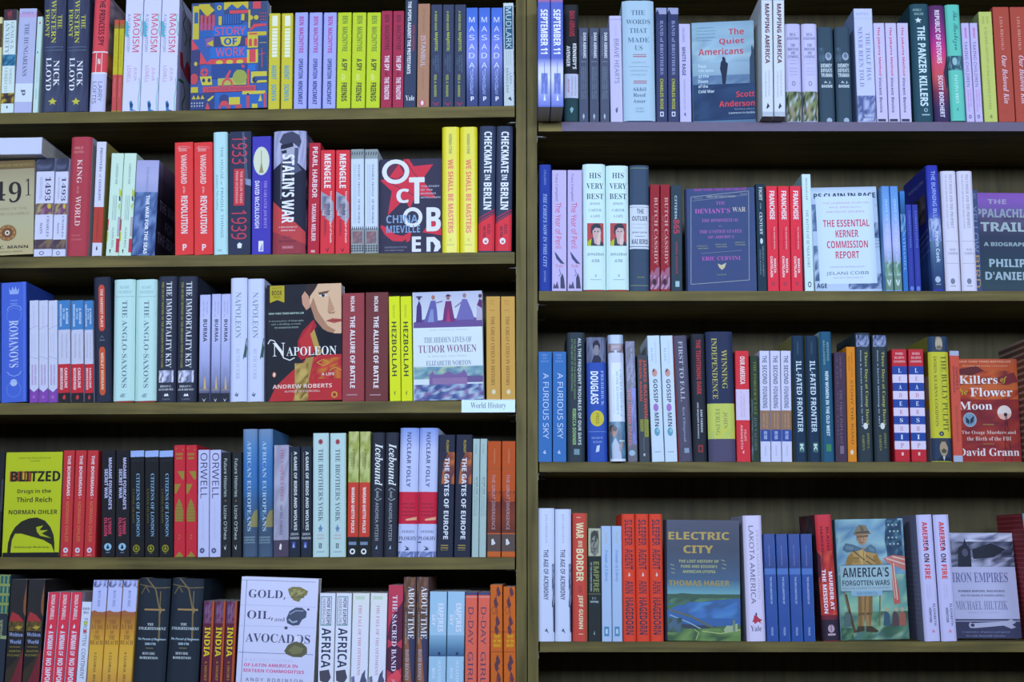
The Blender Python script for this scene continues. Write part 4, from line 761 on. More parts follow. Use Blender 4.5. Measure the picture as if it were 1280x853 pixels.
S(434, 462.3, 2, 540, 'a4ae6c', 'paperback banded olive photograph, orange red and black', [('N', 0, 540, 100, 604, ['a8b478', '98a058', 'b0b888', '88904c'], 4, 8), ('V', 'KATARZYNA', 562, 588, 44, 62, '505c3c', 's'), ('V', 'PERSON', 566, 584, 22, 38, '505c3c', 's'), ('R', 0, 604, 100, 672, 'bc3c34'), ('V', 'WARSAW GHETTO POLICE', 610, 667, 34, 64, 'dcd0e0', 'B'), ('R', 0, 672, 100, 698, '1c202c'), ('R', 14, 678, 84, 682, '6c80ac'), ('O', 48, 690, 26, 3.6, .5, 'd8dcec')], tx=435.8, gap=.8)
S(462.5, 496.6, 2, 541, '282c3e', 'dark hardcover with white script lettering', [('V', 'Icebound', 555, 608, 28, 88, 'd0d8f0', 'i'), ('L', [(30, 614), (50, 611), (82, 614)], .8, 'a0a8c0'), ('L', [(30, 624), (50, 627), (82, 624)], .8, 'a0a8c0'), ('V', 'Arctic', 614, 624, 40, 64, 'a0a8c0', 'i'), ('V', 'ANDREA PITZER', 629, 677, 36, 60, 'a0a8c0'), ('P', [(40, 687), (52, 682), (56, 687)], '90b0d8')], hc=1, tx=465, gap=.9)
S(497, 545.3, 2, 535.5, 'b2bcf6', 'lavender white hardcover with red block lettered nuclear folly', [('G', 0, 535, 100, 562, ['7890e0', '94a4ec', 'b0baf6']), ('V', 'NUCLEAR FOLLY', 541, 610, 38, 60, '48507c', 'b'), ('R', 0, 616, 100, 656, 'bc2444')] + [('H', t, y, y + 2.2, 18, 84, '701c38', 'b') for t, y in (('HISTORY', 630), ('OF THE CUBAN', 634.5), ('MISSILE', 639.5), ('CRISIS', 644))] + [('P', [(38, 650), (96, 647), (96, 651), (40, 652)], 'd8a08c'), ('H', 'SERHII', 664, 667, 18, 86, '646c98', 's'), ('H', 'PLOKHY', 671.5, 676, 4, 98, '3c446c', 's'), ('R', 2, 678, 20, 679.5, '303c68'), ('P', [(32, 683), (64, 686), (50, 686), (64, 688), (34, 689), (48, 686)], '2c3458'), ('N', 0, 690, 100, 698, ['a8b0ec', '7080c0', '5060a4'], 5, 2)], hc=1, tx=500.6, gap=.6)
S(545.8, 589, 2, 544, '242a42', 'dark navy paperback with orange sky lettered gates', [('N', 0, 566, 100, 606, ['8c4c38', 'b4683c', '48304c', '6c3c40', 'a4603c'], 4, 6), ('P', [(0, 566), (60, 566), (30, 580), (20, 606), (0, 606)], '2a2c44'), ('V', 'PLOKHY', 551, 567, 46, 62, 'a89438', 'b'), ('V', 'THE GATES OF EUROPE', 573, 675, 38, 68, 'c4ccec', 'B'), ('R', 24, 682, 70, 683.2, '98884c'), ('R', 24, 685, 70, 686.2, '98884c'), ('H', 'BASIC BOOKS', 687.2, 689, 24, 70, '98884c')], hc=0, tx=549, gap=1.4)
S(589.6, 607.8, 2, 549, '9cb4c4', 'thin pale grey paperback with small dark lettering', [('V', 'FLAKE', 556, 568, 36, 58, '708498'), ('V', 'AFTER THE', 597, 619, 54, 74, '4c6078', 'b'), ('V', 'ROMANOVS AND', 622, 646, 54, 74, '70889c'), ('V', 'THE BELLE EPOQUE', 598, 646, 22, 42, '5c7088')], tx=591.4, gap=.6)
S(608.8, 644.8, 2, 552, 'ac4c22', 'orange and rust paperback lettered divergence', [('R', 0, 586, 100, 587, '945030'), ('N', 0, 615, 100, 630, ['a44a24', '5c2c28', '84382a'], 5, 3), ('G', 0, 628, 100, 667, ['642e2a', '74382a', '5c302c']), ('R', 0, 667, 100, 668.5, 'b4562c'), ('R', 0, 668.5, 100, 690, '54484c'), ('V', 'POMERANZ', 562, 580, 46, 58, 'c08870'), ('V', 'THE GREAT DIVERGENCE', 594, 663, 34, 58, 'ac98b4'), ('P', [(32, 682), (32, 675), (44, 674), (62, 680), (44, 682)], 'c4c8e0'), ('R', 0, 690, 100, 696, 'b45c2c')], tx=609.5, gap=1)

# ================================================================== LEFT, bottom shelf
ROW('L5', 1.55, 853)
S(-14, 4.5, 1, 719, '202838', 'teal hardcover with gold interlaced knot, cut by the photo edge', [('R', 0, 719, 100, 768, '1c4c58')] + [('O', 15 + 28 * (k % 4), 726 + 12 * (k // 4), 20, 8, .72, '6c7848') for k in range(16)] + [('R', 0, 768, 100, 900, '202838'), ('V', 'NORTHMEN', 776, 800, 40, 70, '889070', 's'), ('R', 60, 796, 100, 800, '708060')], tx=-4.5)
S(5.5, 49.6, 2, 725, '1c1a1e', 'black paperback with red hood picture, yellow author', [('P', [(8, 775), (20, 766), (60, 770), (90, 777), (88, 784), (50, 778), (6, 782)], '80242c'), ('N', 4, 778, 92, 790, ['40341c', '2c281e', '5c4a24'], 5, 3), ('P', [(40, 786), (62, 783), (86, 785), (66, 788)], '8c7830'), ('P', [(84, 752), (96, 730), (100, 760), (100, 772), (86, 766)], '684028'), ('H', 'Written', 792, 797, 10, 92, '7c8cc8', 'S'), ('H', 'World', 801, 806, 16, 84, '7c8cc8', 'S'), ('R', 16, 809.5, 80, 810.3, '70642c'), ('H', 'MARTIN', 814, 816.5, 16, 84, '7c7430'), ('H', 'PUCHNER', 819, 821.8, 8, 92, '7c7430'), ('P', [(0, 866), (60, 838), (100, 812), (100, 900), (0, 900)], '581c28'), ('P', [(0, 840), (60, 826), (90, 816), (50, 846), (0, 866)], '2c2420')], tx=13.8, gap=1, gloss=1)
S(51, 94.5, 3, 741, 'c02c44', 'red paperback with white rule lettered a woman', [('R', 0, 741, 7, 900, 'b0acd8'), ('V', 'SONIA PURNELL', 744, 776, 36, 70, 'd4b4c8', 'b'), ('P', [(40, 786), (52, 781), (62, 785), (50, 787)], 'd4d0e4'), ('V', 'A WOMAN', 790, 813, 32, 80, 'd4c4dc', 'B'), ('V', 'OF', 815, 821, 34, 76, 'd4c4dc', 'b'), ('V', 'NO IMPORTANCE', 824, 876, 32, 80, 'd4c4dc', 'B')], tx=60.2, side='8084b4', front='8084b4', gap=.7)
S(95, 107.5, 1, 753, 'a8b0e4', 'slim white paperback with multicoloured capitals', [('H', 'MICHAEL REID', 760, 763, 14, 86, '404468', 'b'), ('H', 'NEW ED', 765, 768, 24, 76, '404468', 'b'), ('V', 'FORGOTTEN', 774, 808, 34, 74, '34385c', 'n'), ('O', 54, 780, 18, 2.2, .3, '88a020'), ('O', 54, 790, 18, 2.2, .3, 'a03048'), ('V', 'CONTINENT', 812, 850, 34, 74, '34385c', 'n'), ('V', 'A HISTORY', 854, 880, 34, 70, '6c78b0')], tx=102.6)
S(108.3, 164.8, 3, 726, 'b08440', 'gold and lavender paperback lettered lure of the beach', [('R', 0, 726, 100, 766, '949ce4'), ('N', 0, 726, 100, 735, ['3c4474', '949ce4', '7078b8', '949ce4'], 6, 3), ('V', 'RITCHIE', 739, 760, 40, 58, '5058a0', 's'), ('G', 0, 766, 100, 900, ['74482c', '9c7030', 'b08834', 'b08a3c', 'a07438', 'b08838', 'a88038']), ('P', [(0, 766), (20, 764), (60, 767), (100, 765), (100, 770), (0, 770)], '80503a')] + [('H', t, y - 2.6, y + 2.6, 50 - w, 50 + w, '5c3c28', 's') for t, y, w in (('THE', 778.5, 24), ('LURE', 785, 40), ('OF', 791.5, 12), ('THE', 798, 22), ('BEACH', 804.5, 44))] + [('V', 'A GLOBAL HISTORY', 816, 868, 40, 58, '4c3424', 's')], tx=116.8, gap=.8)
S(165.5, 248.5, 2, 724, '1a2230', 'broad black blue hardcover with brown crossing lines', [('L', [(2, 732), (60, 736), (100, 735)], 1.2, '58503c'), ('L', [(26, 724), (56, 738), (72, 764), (76, 800)], 2, '5c503c'), ('L', [(10, 744), (24, 734), (36, 742)], 1.4, '544a38'), ('L', [(24, 763.5), (88, 763.5)], 2.2, '80684a'), ('L', [(72, 740), (74, 804)], 1.2, '60543c'), ('P', [(72, 758), (80, 764), (74, 770)], '706048'), ('H', 'THE', 780.5, 783.5, 36, 56, 'a4b0c8', 's'), ('H', 'ENLIGHTENMENT', 785.5, 789, 8, 94, 'a4b0c8', 's'), ('H', 'The Pursuit of Happiness', 799, 802.5, 8, 96, '98b0d0', 'i'), ('H', '1680-1790', 805, 808, 32, 66, '98b0d0', 'i'), ('R', 36, 811.5, 60, 812.3, '706848'), ('H', 'RITCHIE', 817, 820, 26, 66, 'a4b0c8', 's'), ('H', 'ROBERTSON', 822.5, 825.5, 18, 76, 'a4b0c8', 's')], hc=1, tx=173.8, gap=2)
S(250, 292.5, 3, 752, '481c30', 'dark plum paperback with orange edge lettered india', [('R', 80, 752, 100, 900, '8c4024'), ('N', 4, 752, 80, 780, ['4c2848', '603c5c', '402040', '544068'], 4, 6), ('V', 'SHASHI', 757, 777, 44, 58, '7c6090'), ('V', 'THAROOR', 757, 778, 20, 32, '7c6090'), ('V', 'INDIA', 785, 822, 22, 74, 'b4a020', 'b'), ('V', 'A SHORT HISTORY', 827, 880, 36, 58, '8c6c24', 's')], tx=254.8, gap=.6)
Fc(294.5, 392, 724, 'a4a8de', 'facing glossy lavender white cover with nugget, stone and avocado', [
  ('R', 300, 728, 396, 728.6, '5c6494'), ('R', 303.5, 728, 304.3, 860, '5c6494'), ('R', 395.5, 728, 396.2, 860, '5c6494'), ('R', 300, 759.5, 396, 760, '8890c0'), ('R', 299, 785.5, 394, 786, '8890c0'), ('R', 297, 819, 392, 819.8, '5c6494'), ('H', 'GOLD,', 740, 752, 310, 357, '34385c', 's'), ('H', 'OIL,', 766.5, 778.5, 308, 341, '34385c', 's'), ('H', 'and', 774, 779, 343, 356, '5c6490', 's'), ('H', 'AVOCADOS', 795, 806, 306, 388, '34385c', 's'),
  ('P', [(360, 738), (366, 735), (376, 735), (386, 740), (384, 745), (378, 748), (374, 754), (367, 752), (362, 745)], '64603c'), ('N', 364, 738, 381, 749, ['747048', '58542c', '848058', '4c4c34'], 5, 4), ('P', [(358, 775), (362, 766), (370, 761), (378, 761), (384, 766), (383, 773), (378, 776), (374, 783), (366, 784), (359, 781)], '343c58'), ('L', [(362, 770), (370, 765), (380, 765)], 1.6, '68749c'), ('L', [(361, 776), (366, 780), (372, 778)], 1.8, '7c8cb4'), ('E', 386, 763, 1.6, 1.4, '34385c'), ('E', 357.5, 787, 2.2, 2, '34385c'), ('P', [(355, 816), (360, 808), (368, 804), (378, 805), (384, 811), (384, 818), (377, 823), (366, 823), (358, 820)], '484838'), ('P', [(360, 815), (368, 808), (380, 812), (376, 818), (366, 820)], '5c5c44'), ('E', 371, 800, 3, 3.6, 'c0c8f0'),
  ('H', 'A RECENT HISTORY', 826.5, 830, 305, 366, '9498cc', 'w'), ('H', 'OF LATIN AMERICA IN', 832.5, 836.5, 304, 372, 'a84c88', 'b'), ('H', 'SIXTEEN COMMODITIES', 839.5, 843.5, 303, 380, 'a84c88', 'b'), ('H', 'ANDY ROBINSON', 850.5, 855, 306, 378, '3c4064', 'w')], th=.03, tx=302, gloss=1)
S(397, 438, 2, 742, 'b4bcf0', 'white paperback with teal frame lettered africa', [('R', 8, 746, 76, 747, '2c6c78'), ('R', 8, 746, 12, 783, '2c6c78'), ('R', 74, 746, 78, 783, '2c6c78'), ('R', 8, 782, 76, 783, '2c6c78'), ('V', 'HOW EUROPE', 748, 782, 46, 70, '34385c', 'b'), ('V', 'UNDERDEVELOPED', 748, 782, 18, 38, '34385c', 'n'), ('V', 'AFRICA', 786, 836, 18, 78, '2a2e4c', 'b'), ('N', 20, 840, 68, 852, ['383c50', '60586c', '4c4858'], 4, 4), ('P', [(10, 840), (70, 838), (84, 848), (60, 856), (14, 852)], '3c3c50')], tx=400, gap=1)
S(438, 482.5, 2, 742, 'b8c4e0', 'pale paperback lettered fall of the ottomans', [('G', 0, 742, 100, 900, ['b4c8c4', 'b8cad0', 'b8c4e0', 'b8bee8', 'b4b8ec']), ('R', 18, 746, 72, 750, '98a8a8'), ('V', 'THE FALL OF THE OTTOMANS', 757, 845, 38, 56, '9c6488', 's'), ('P', [(50, 858), (66, 844), (86, 838), (84, 846), (96, 852), (78, 860), (74, 856)], '404468'), ('P', [(4, 848), (22, 846), (26, 854), (8, 858)], '585c88'), ('R', 0, 742, 2, 900, '708070')], tx=441, gap=1)
S(483, 502, 1, 732, '94304a', 'red paperback with dark blots lettered sacred band', [('P', [(80, 758), (100, 752), (100, 800), (60, 806), (0, 800), (10, 784), (34, 770)], '48203c'), ('P', [(0, 812), (50, 806), (100, 812), (100, 836), (40, 844), (0, 838)], '40203c'), ('P', [(0, 850), (70, 838), (100, 846), (60, 862), (0, 868)], 'b03c50'), ('V', 'THE SACRED BAND', 745, 840, 30, 62, 'c0b0d8', 's'), ('V', 'JAMES ROMM', 850, 884, 34, 58, 'c0a0b4')], tx=485.8)
S(502.5, 534.8, 2, 722, '4c3a38', 'dark brown paperback lettered about time', [('N', 0, 722, 100, 760, ['48342f', '5c4440', '38304a', '70503c'], 4, 5), ('P', [(40, 796), (60, 790), (100, 800), (100, 870), (80, 860), (60, 830)], '303050'), ('P', [(20, 800), (44, 796), (66, 840), (84, 872), (30, 880)], '744a3a'), ('V', 'ABOUT TIME', 734, 800, 40, 90, 'b4bcd0', 's'), ('V', 'A HISTORY OF CIVILIZATION IN', 766, 806, 18, 28, '98a0b0'), ('V', 'DAVID ROONEY', 813, 852, 22, 52, '848ca8', 's')], hc=1, tx=504.8, gap=.8)
S(535.5, 580.4, 2, 740, '7c9cc4', 'grey blue paperback with darker cloud band', [('G', 0, 795, 100, 821, ['6c8cb4', '587ca4', '44648c', '34507c']), ('R', 0, 820, 100, 821.5, '2c446c'), ('V', 'EMPIRES', 755, 791, 50, 82, 'b4ccec', 'b'), ('V', 'OF THE', 764, 776, 38, 48, 'b4ccec'), ('V', 'SKY', 769, 783, 14, 34, 'b4ccec', 'b'), ('P', [(50, 817), (62, 816), (70, 818), (58, 821)], '203050'), ('V', 'ALEXANDER', 826, 860, 54, 72, 'a8c0dc', 's'), ('V', 'ROSE', 836, 850, 20, 38, 'a8c0dc', 's')], tx=537.4, gap=1)
S(581, 612.8, 2, 741, 'b45048', 'salmon paperback with navy letters', [('R', 0, 741, 100, 744.5, '383a64'), ('R', 0, 746.5, 100, 747.3, 'd08c90'), ('V', 'D-DAY', 760, 807, 24, 68, '3c3454', 'n'), ('V', 'GIRLS', 816, 866, 24, 68, '3c3454', 'n')], tx=582, gap=1.2)
S(613.3, 646, 2, 732, '9c4e1c', 'orange paperback with dark flowers and yellow title', [('P', [(20 + a, y), (34 + a, y - 5), (48 + a, y), (58 + a, y + 5), (40 + a, y + 9), (26 + a, y + 6)], '482c3c') for a, y in ((30, 738), (8, 752), (22, 775), (14, 786), (24, 824), (12, 832), (30, 846), (10, 858))] + [('L', [(50, 744), (56, 770), (40, 792)], .8, '482c3c'), ('L', [(48, 826), (60, 846), (44, 868)], .8, '482c3c'), ('O', 30, 764, 16, 5, .8, '6c3c30'), ('O', 62, 852, 18, 6, .8, '6c3028'), ('R', 0, 790.5, 100, 791.2, '6c3020'), ('R', 0, 815.5, 100, 816.2, '6c3020'), ('H', 'THE ART', 794.5, 799, 28, 84, 'a88c1c', 'B'), ('H', 'OF THE', 800.5, 804.5, 24, 88, 'a88c1c', 'B'), ('H', 'BOOK', 806, 810, 26, 84, 'a88c1c', 'B')], tx=612.8, gap=1.2, tops=[731.5, 734])
# the book lying across its neighbours
GAIN[0] = 1.0
CUR[0] = 'L2'
_z = max(o.location.z + 0 for o in COL.objects if o.get('label', '').startswith('white paperback lettered 1493'))
_h = height(198, solve('L', 42, H_LEFT[2])[1])
_hb = height(204, solve('L', -58, H_LEFT[2])[1])
def lying_book():
    sd, z = 'L', H_LEFT[2]
    off = -.028
    X1, Y1 = solve(sd, 52.5, z + _h - z, off)
    zt = _h + .0004
    th = height(171.5, Y1) - zt
    X1, Y1 = solve(sd, 52.3, zt + th / 2, off)
    ln = .235
    o = make_book('paperback_book', th, ln, .155, 'bcc4f4', False, [('G', 0, 0, 100, 100, ['bcc4f4', 'c4caf6'])], None, None, 0, 100, sidecol='b4bcec')
    o.location = (X1 - ln * cos(YAW), Y1 + ln * sin(YAW), ZC + zt + th)
    o.rotation_euler = (0, pi / 2, -YAW)
    tagbook(o, 'blank white book lying flat across upright neighbours')


lying_book()
# ================================================================== RIGHT, top shelf
ROW('R1')
S(672.6, 705, 2, -6, '4456c0', 'blue and white book lettered september, jutting past shelf edge', [('G', 0, -6, 100, 4, ['c0c4f0', 'b06078', '4456c0']), ('V', 'SEPTEMBER 11', 12, 68, 22, 80, 'd4dcfa', 'B'), ('G', 0, 74, 100, 132, ['5864c4', 'b8bef4', 'c0c8fa', '9ca8ec', '7884d8', '5464c8']), ('N', 26, 92, 78, 118, ['5464c0', '6878d0', '4858b4'], 4, 5), ('L', [(52, 78), (52, 92)], .7, '5464b0'), ('P', [(44, 126), (52, 117), (62, 126)], 'c8d0f8')], hc=0, off=-.095, gap=.6, gloss=1, lift=0)
S(705, 723.6, 1, 6, '20242c', 'black hardcover with white panel lettered avenger', [('V', 'DAN ABRAMS', 14, 46, 36, 74, 'a8344c', 'b'), ('V', "KENNEDY'S", 55, 87, 60, 86, 'd0d8f0', 'B'), ('V', 'AVENGER', 58, 84, 16, 42, 'd0d8f0', 'B'), ('R', 4, 93, 100, 123, 'b8c0ec'), ('V', 'ASSASSINATION', 96, 120, 74, 84, '5c5c78'), ('V', 'CONSPIRACY AND', 96, 120, 52, 62, '5c5c78'), ('V', 'JACK RUBY', 99, 117, 22, 36, 'a84858', 'b'), ('R', 4, 123, 100, 152, '22424e'), ('P', [(40, 137), (52, 134), (66, 136), (60, 140), (50, 142)], '80a8c4')], hc=1, tx=705.2)
S(724, 763.5, 3, 35, '4a5272', 'slate grey paperback with vertical author name in white', [('V', 'DAN ABRAMS', 41, 73, 46, 80, 'c4cce8', 'B'), ('V', 'AND DAVID FISHER', 45, 70, 22, 34, '8c98b8'), ('R', 20, 77, 80, 78, '707a98'), ('V', 'LINCOLNS LAST TRIAL AND THE', 84, 124, 66, 76, '8498b8'), ('V', 'MURDER CASE THAT', 84, 124, 46, 56, '8498b8'), ('V', 'PROPELLED HIM', 84, 124, 26, 36, '8498b8'), ('P', [(36, 146), (46, 142), (60, 145), (50, 150)], 'a4b4d4')], tx=723.5, gap=1.6)
S(763.5, 779.3, 1, 20, 'b6b4f2', 'lavender white paperback lettered brave hearts', [('V', 'BRAVE HEARTS', 49, 105, 38, 76, '606890', 'n'), ('V', 'CYNTHIA BROWN', 30, 46, 46, 60, 'a4a4dc'), ('R', 0, 24, 100, 25, '9898d8'), ('P', [(40, 137), (60, 134), (58, 140), (46, 142)], '585c84')], tx=761.3)
S(779.8, 820.3, 1, 1, '9cb8de', 'thick pale blue hardcover with level serif title', [('H', t, y - 3, y + 3, 50 - w, 50 + w, '50688c', 's') for t, y, w in (('THE', 16.3, 22), ('WORDS', 28, 38), ('THAT', 39, 28), ('MADE', 51, 34), ('US', 61, 12))] + [('R', 32, 69.2, 74, 70, 'a04c6c'), ('R', 32, 71.5, 74, 72.6, 'a04c6c'), ('H', "AMERICA'S", 78.5, 80.5, 26, 72, '7890b4', 's'), ('R', 18, 84.6, 84, 85.2, '7890b4'), ('H', 'CONSTITUTIONAL', 89, 91, 22, 78, '7890b4', 's'), ('H', 'CONVERSATION', 94, 96, 24, 74, '7890b4', 's'), ('R', 32, 102.5, 74, 103.5, 'a04c6c'), ('R', 32, 105, 74, 106, 'a04c6c')] + [('H', t, y - 2.2, y + 2.2, 50 - w, 50 + w, '50688c', 's') for t, y, w in (('Akhil', 113, 22), ('Reed', 120.5, 19), ('Amar', 128, 20))] + [('H', 'BASIC', 136, 138, 38, 64, '7890b4', 's'), ('H', 'BOOKS', 140, 142, 38, 64, '7890b4', 's')], hc=1, tx=777.5, case='303c78')
S(820.8, 850, 2, 10, '343c68', 'navy paperback with yellow author, pale skyline top', [('R', 0, 10, 100, 18, '8c94c8'), ('P', [(0, 24), (0, 16), (14, 12), (30, 18), (50, 22), (64, 18), (80, 20), (90, 17), (100, 22), (100, 28), (0, 28)], '2c3460'), ('V', 'BAND of BROTHERS', 26, 94, 36, 66, '8890c8', 's'), ('V', 'CHARLES ROSE', 99, 137, 34, 64, 'a0a43c', 'B'), ('R', 32, 140, 66, 146, 'b8c0e4'), ('R', 40, 141.5, 58, 144.5, '343c68')], tx=820, gap=1)
S(850.3, 865, 1, 30, 'b0aeee', 'lavender white paperback lettered white rage, beside facing cover', [('V', 'CAROL ANDERSON', 35, 53, 30, 50, '5c6088'), ('V', 'WHITE RAGE', 59, 95, 24, 56, '34385c', 'b'), ('V', 'THE UNSPOKEN TRUTH OF OUR RACIAL DIVIDE', 99, 138, 34, 50, '7074a4'), ('P', [(34, 144), (44, 140), (54, 146), (46, 145)], '484c78')], tx=848.5, side='b8dce8', front='b8dce8')
Fc(866, 943.5, 29, '52709c', 'facing blue grey cover with lone coated figure and red title', [
  ('G', 860, 24, 960, 108, ['7c9cc4', '88a8cc', '7c98c0', '8ca8cc', '84a0c4', '6c88b0']), ('N', 862, 50, 950, 80, ['84a0c8', '98b4d4', '7c98c0', '8cacd0'], 6, 4), ('N', 862, 96, 945, 108, ['5c78a4', '6c88b0', '5470a0'], 10, 2), ('R', 860, 107, 960, 152, '263c68'), ('N', 860, 108, 960, 150, ['263c68', '2c4470', '223660'], 6, 5),
  ('P', [(936, 107), (936, 76), (938, 70), (938, 62), (940, 62), (941, 66), (946, 56), (960, 44), (960, 152), (948, 152), (948, 107)], '344868'), ('R', 944, 89, 950, 92, '6c88b0'), ('L', [(939, 60), (939, 70)], 1.2, '30445f'), ('P', [(902, 107), (901, 96), (899, 88), (900, 80), (902, 77), (901.5, 74), (904, 73), (906, 76), (906, 79), (909, 82), (908, 92), (907, 98), (906, 107)], '202c48'),
  ('H', 'The', 38, 46, 910, 929, 'b0405c', 'b'), ('H', 'Quiet', 50, 58.5, 898, 929, 'b0405c', 'b'), ('H', 'Americans', 62, 70.5, 872, 928, 'b0405c', 'b')] + [('H', t, y, y + 4, 872, x, 'b4c8e8', 'b') for t, y, x in (('Four', 82, 882), ('CIA Spies', 88, 891), ('at the', 94.5, 885), ('Dawn', 101, 884), ('of the', 107, 884), ('Cold War', 113.5, 892))] + [('H', t, y, y + 2, 870, x, '54709c') for t, y, x in (('A gripping history', 35, 892), ('of the early years', 39, 894), ('told with great skill', 43, 893), ('and narrative drive', 47, 892), ('and deep research', 51, 890))] + [
  ('H', 'Scott', 117, 124, 919, 942, 'c04458', 'b'), ('H', 'Anderson', 128, 135.5, 898, 942, 'c04458', 'b'), ('H', 'Bestselling author of', 138, 140, 917, 942, '94a8cc'), ('H', 'Lawrence in Arabia', 142, 144.6, 910, 942, 'a4b8d8', 'b')], th=.03, hc=0, yaw=-7, off=.020)
S(953, 983, 2, -8, 'c0cae8', 'tall white paperback jutting over shelf edge, dotted capitals', [('V', 'MAPPING AMERICA', 5, 80, 32, 72, '5a3448', 'B'), ('R', 0, 0, 100, .8, '98a4c8'), ('V', 'THE HISTORY OF THE UNITED', 88, 120, 56, 70, '8490b0'), ('V', 'STATES ON OLD MAPS', 90, 122, 26, 40, '8490b0'), ('P', [(36, 136), (50, 129), (70, 134), (58, 134), (52, 136)], '34304c'), ('R', 0, 140, 100, 145, 'a4b0d0')], off=-.036, tx=951.5, gap=1.2, lift=0)
S(983.5, 1025, 2, 30, 'b4b4ee', 'lavender hardcover with green landscape photograph foot', [('H', t, y - 1.8, y + 1.8, 50 - w, 50 + w, '484c7c', 's') for t, y, w in (('RICK', 43.5, 20), ('ATKINSON', 48.5, 40), ('THE', 57, 16), ('BRITISH', 62, 34), ('ARE', 66.5, 16), ('COMING', 71.5, 34))] + [('H', t, y - .8, y + .8, 24, 76, '9090c4') for t, y in (('THE WAR FOR', 76), ('AMERICA', 80), ('LEXINGTON TO', 86), ('PRINCETON', 90), ('THE REVOLUTION', 94))] + [('O', 50, 105, 12, 3, .6, '7880b0'), ('N', 0, 115, 100, 152, ['586048', '3c4838', '788868', 'a8b4d0', '485848', '90887c', '2c3430'], 5, 7)], tx=981, hc=1, gap=1.4)
S(1025.5, 1068, 2, 34, '32465e', 'slate hardcover lettered defeats with pale round hat', [('E', 66, 71, 22, 5, '8c9cc0'), ('E', 66, 70, 12, 3, '5c7094'), ('N', 0, 60, 40, 78, ['3c506c', '4c6484', '32465e'], 3, 3)] + [('H', t, y - 2.4, y + 2.4, 14, 88, 'b8c8e4', 'B') for t, y in (('DEWEY', 82.5), ('DEFEATS', 88.5), ('TRUMAN', 94.5))] + [('H', 'A. J.', 102, 105, 32, 80, 'b8c8e4', 'B'), ('H', 'BAIME', 106.5, 110, 16, 88, 'b8c8e4', 'B'), ('E', 60, 151, 18, 3.4, '90a4c8')], tx=1022, hc=1, gap=2.2)
S(1072.5, 1096.3, 1, 11, 'b4bcf6', 'thick lavender white paperback with cotton photograph foot', [('H', 'BAPTIST', 16, 19, 10, 80, '8c98d0', 's'), ('R', 0, 23, 100, 23.6, '9ca4dc'), ('V', 'THE HALF HAS', 41, 101, 58, 82, '747cb4', 's'), ('V', 'NEVER BEEN TOLD', 34, 109, 18, 42, '747cb4', 's'), ('N', 0, 120, 100, 152, ['5c68a8', '7c88c4', '98a4dc', '4c5894'], 7, 8), ('H', 'BASIC', 143, 146, 36, 80, 'c4ccf4', 's'), ('H', 'BOOKS', 148, 151, 30, 84, 'c4ccf4', 's')], tx=1067, side='7c94d4')
S(1096.6, 1141, 3, 29, 'b8b4ee', 'lavender white paperback with handwritten red title', [('V', 'The Jakarta Method', 34, 95, 30, 58, 'b83064', 'b'), ('V', 'Vincent Bevins', 97, 141, 30, 56, '404064', 'b'), ('R', 8, 149, 80, 152, '343850')], tx=1091.6, gap=1)
S(1144, 1168, 1, 5, '24465c', 'dark teal hardcover with bold white title and star', [('H', 'DANIEL P.', 11, 14, 14, 62, '98b4c4', 's'), ('H', 'BOLGER', 16, 19, 20, 70, '98b4c4', 's'), ('P', [(34, 24.4), (40, 21.8), (45, 24.4), (60, 24.6), (48, 26.2), (52, 29), (40, 27.4), (28, 29), (33, 26.2), (22, 24.6)], 'c0d4ec'), ('V', 'THE PANZER KILLERS', 33, 133, 32, 74, 'b8d0ec', 'B'), ('O', 60, 138, 10, 2.4, .6, '90b0c8'), ('R', 38, 143, 80, 144.5, '90b0c8')], hc=1, tx=1137.5)
S(1169.3, 1189, 1, 7, '582860', 'hardcover fading purple to pink and coral', [('G', 0, 7, 100, 152, ['4c2860', '642c70', '8c2c84', 'b8348c', 'c44870', 'b84c58', '6c3054', '3c2a5c', '302858']), ('P', [(70, 92), (100, 70), (100, 108), (84, 112)], '3c2c50'), ('V', 'REPUBLIC OF DETOURS', 13, 80, 34, 66, 'd0c4e8', 'B'), ('V', 'SCOTT BORCHERT', 95, 147, 34, 64, 'c8c4ec', 'B')], hc=1, tx=1161)
S(1189.8, 1208.3, 1, 6, '5cb8b8', 'turquoise hardcover with script title and photograph band', [('V', 'The Barbizon', 14, 64, 36, 80, '285868', 'c'), ('N', 0, 71, 100, 89, ['2c5068', '40708c', '6898b0', '243c50'], 4, 4), ('E', 44, 78, 16, 5, '8cb0c8'), ('V', 'PAULINA BREN', 95, 131, 36, 58, 'b4e0e8', 's'), ('P', [(40, 138), (54, 136), (48, 141)], '3c8088')], hc=1, tx=1181.5, case='303848')
S(1209, 1230, 2, 29, 'b4acee', 'slim lavender paperback lettered taking children', [('V', 'BRIGGS', 35, 48, 36, 64, 'b04080', 'b'), ('V', 'TAKING CHILDREN', 52, 109, 24, 62, '4c5480', 'n'), ('V', 'A HISTORY OF', 112, 134, 58, 74, 'a050a0'), ('V', 'AMERICAN TERROR', 112, 140, 26, 42, 'a050a0'), ('O', 44, 146, 18, 2.4, .5, '5c6090')], tx=1201.5, gap=.8)
S(1231, 1248, 1, 15, 'b0bc70', 'pale green paperback beside two brick red books', [('V', 'MICHAEL', 21, 30, 56, 72, '808c5c'), ('V', 'BRONSKI', 21, 30, 24, 40, '808c5c'), ('V', 'A QUEER HISTORY of the UNITED STATES', 34, 137, 34, 58, '808c5c', 'n'), ('P', [(40, 146), (56, 143), (62, 148), (46, 148)], '808c5c')], tx=1223, side='8c9874')
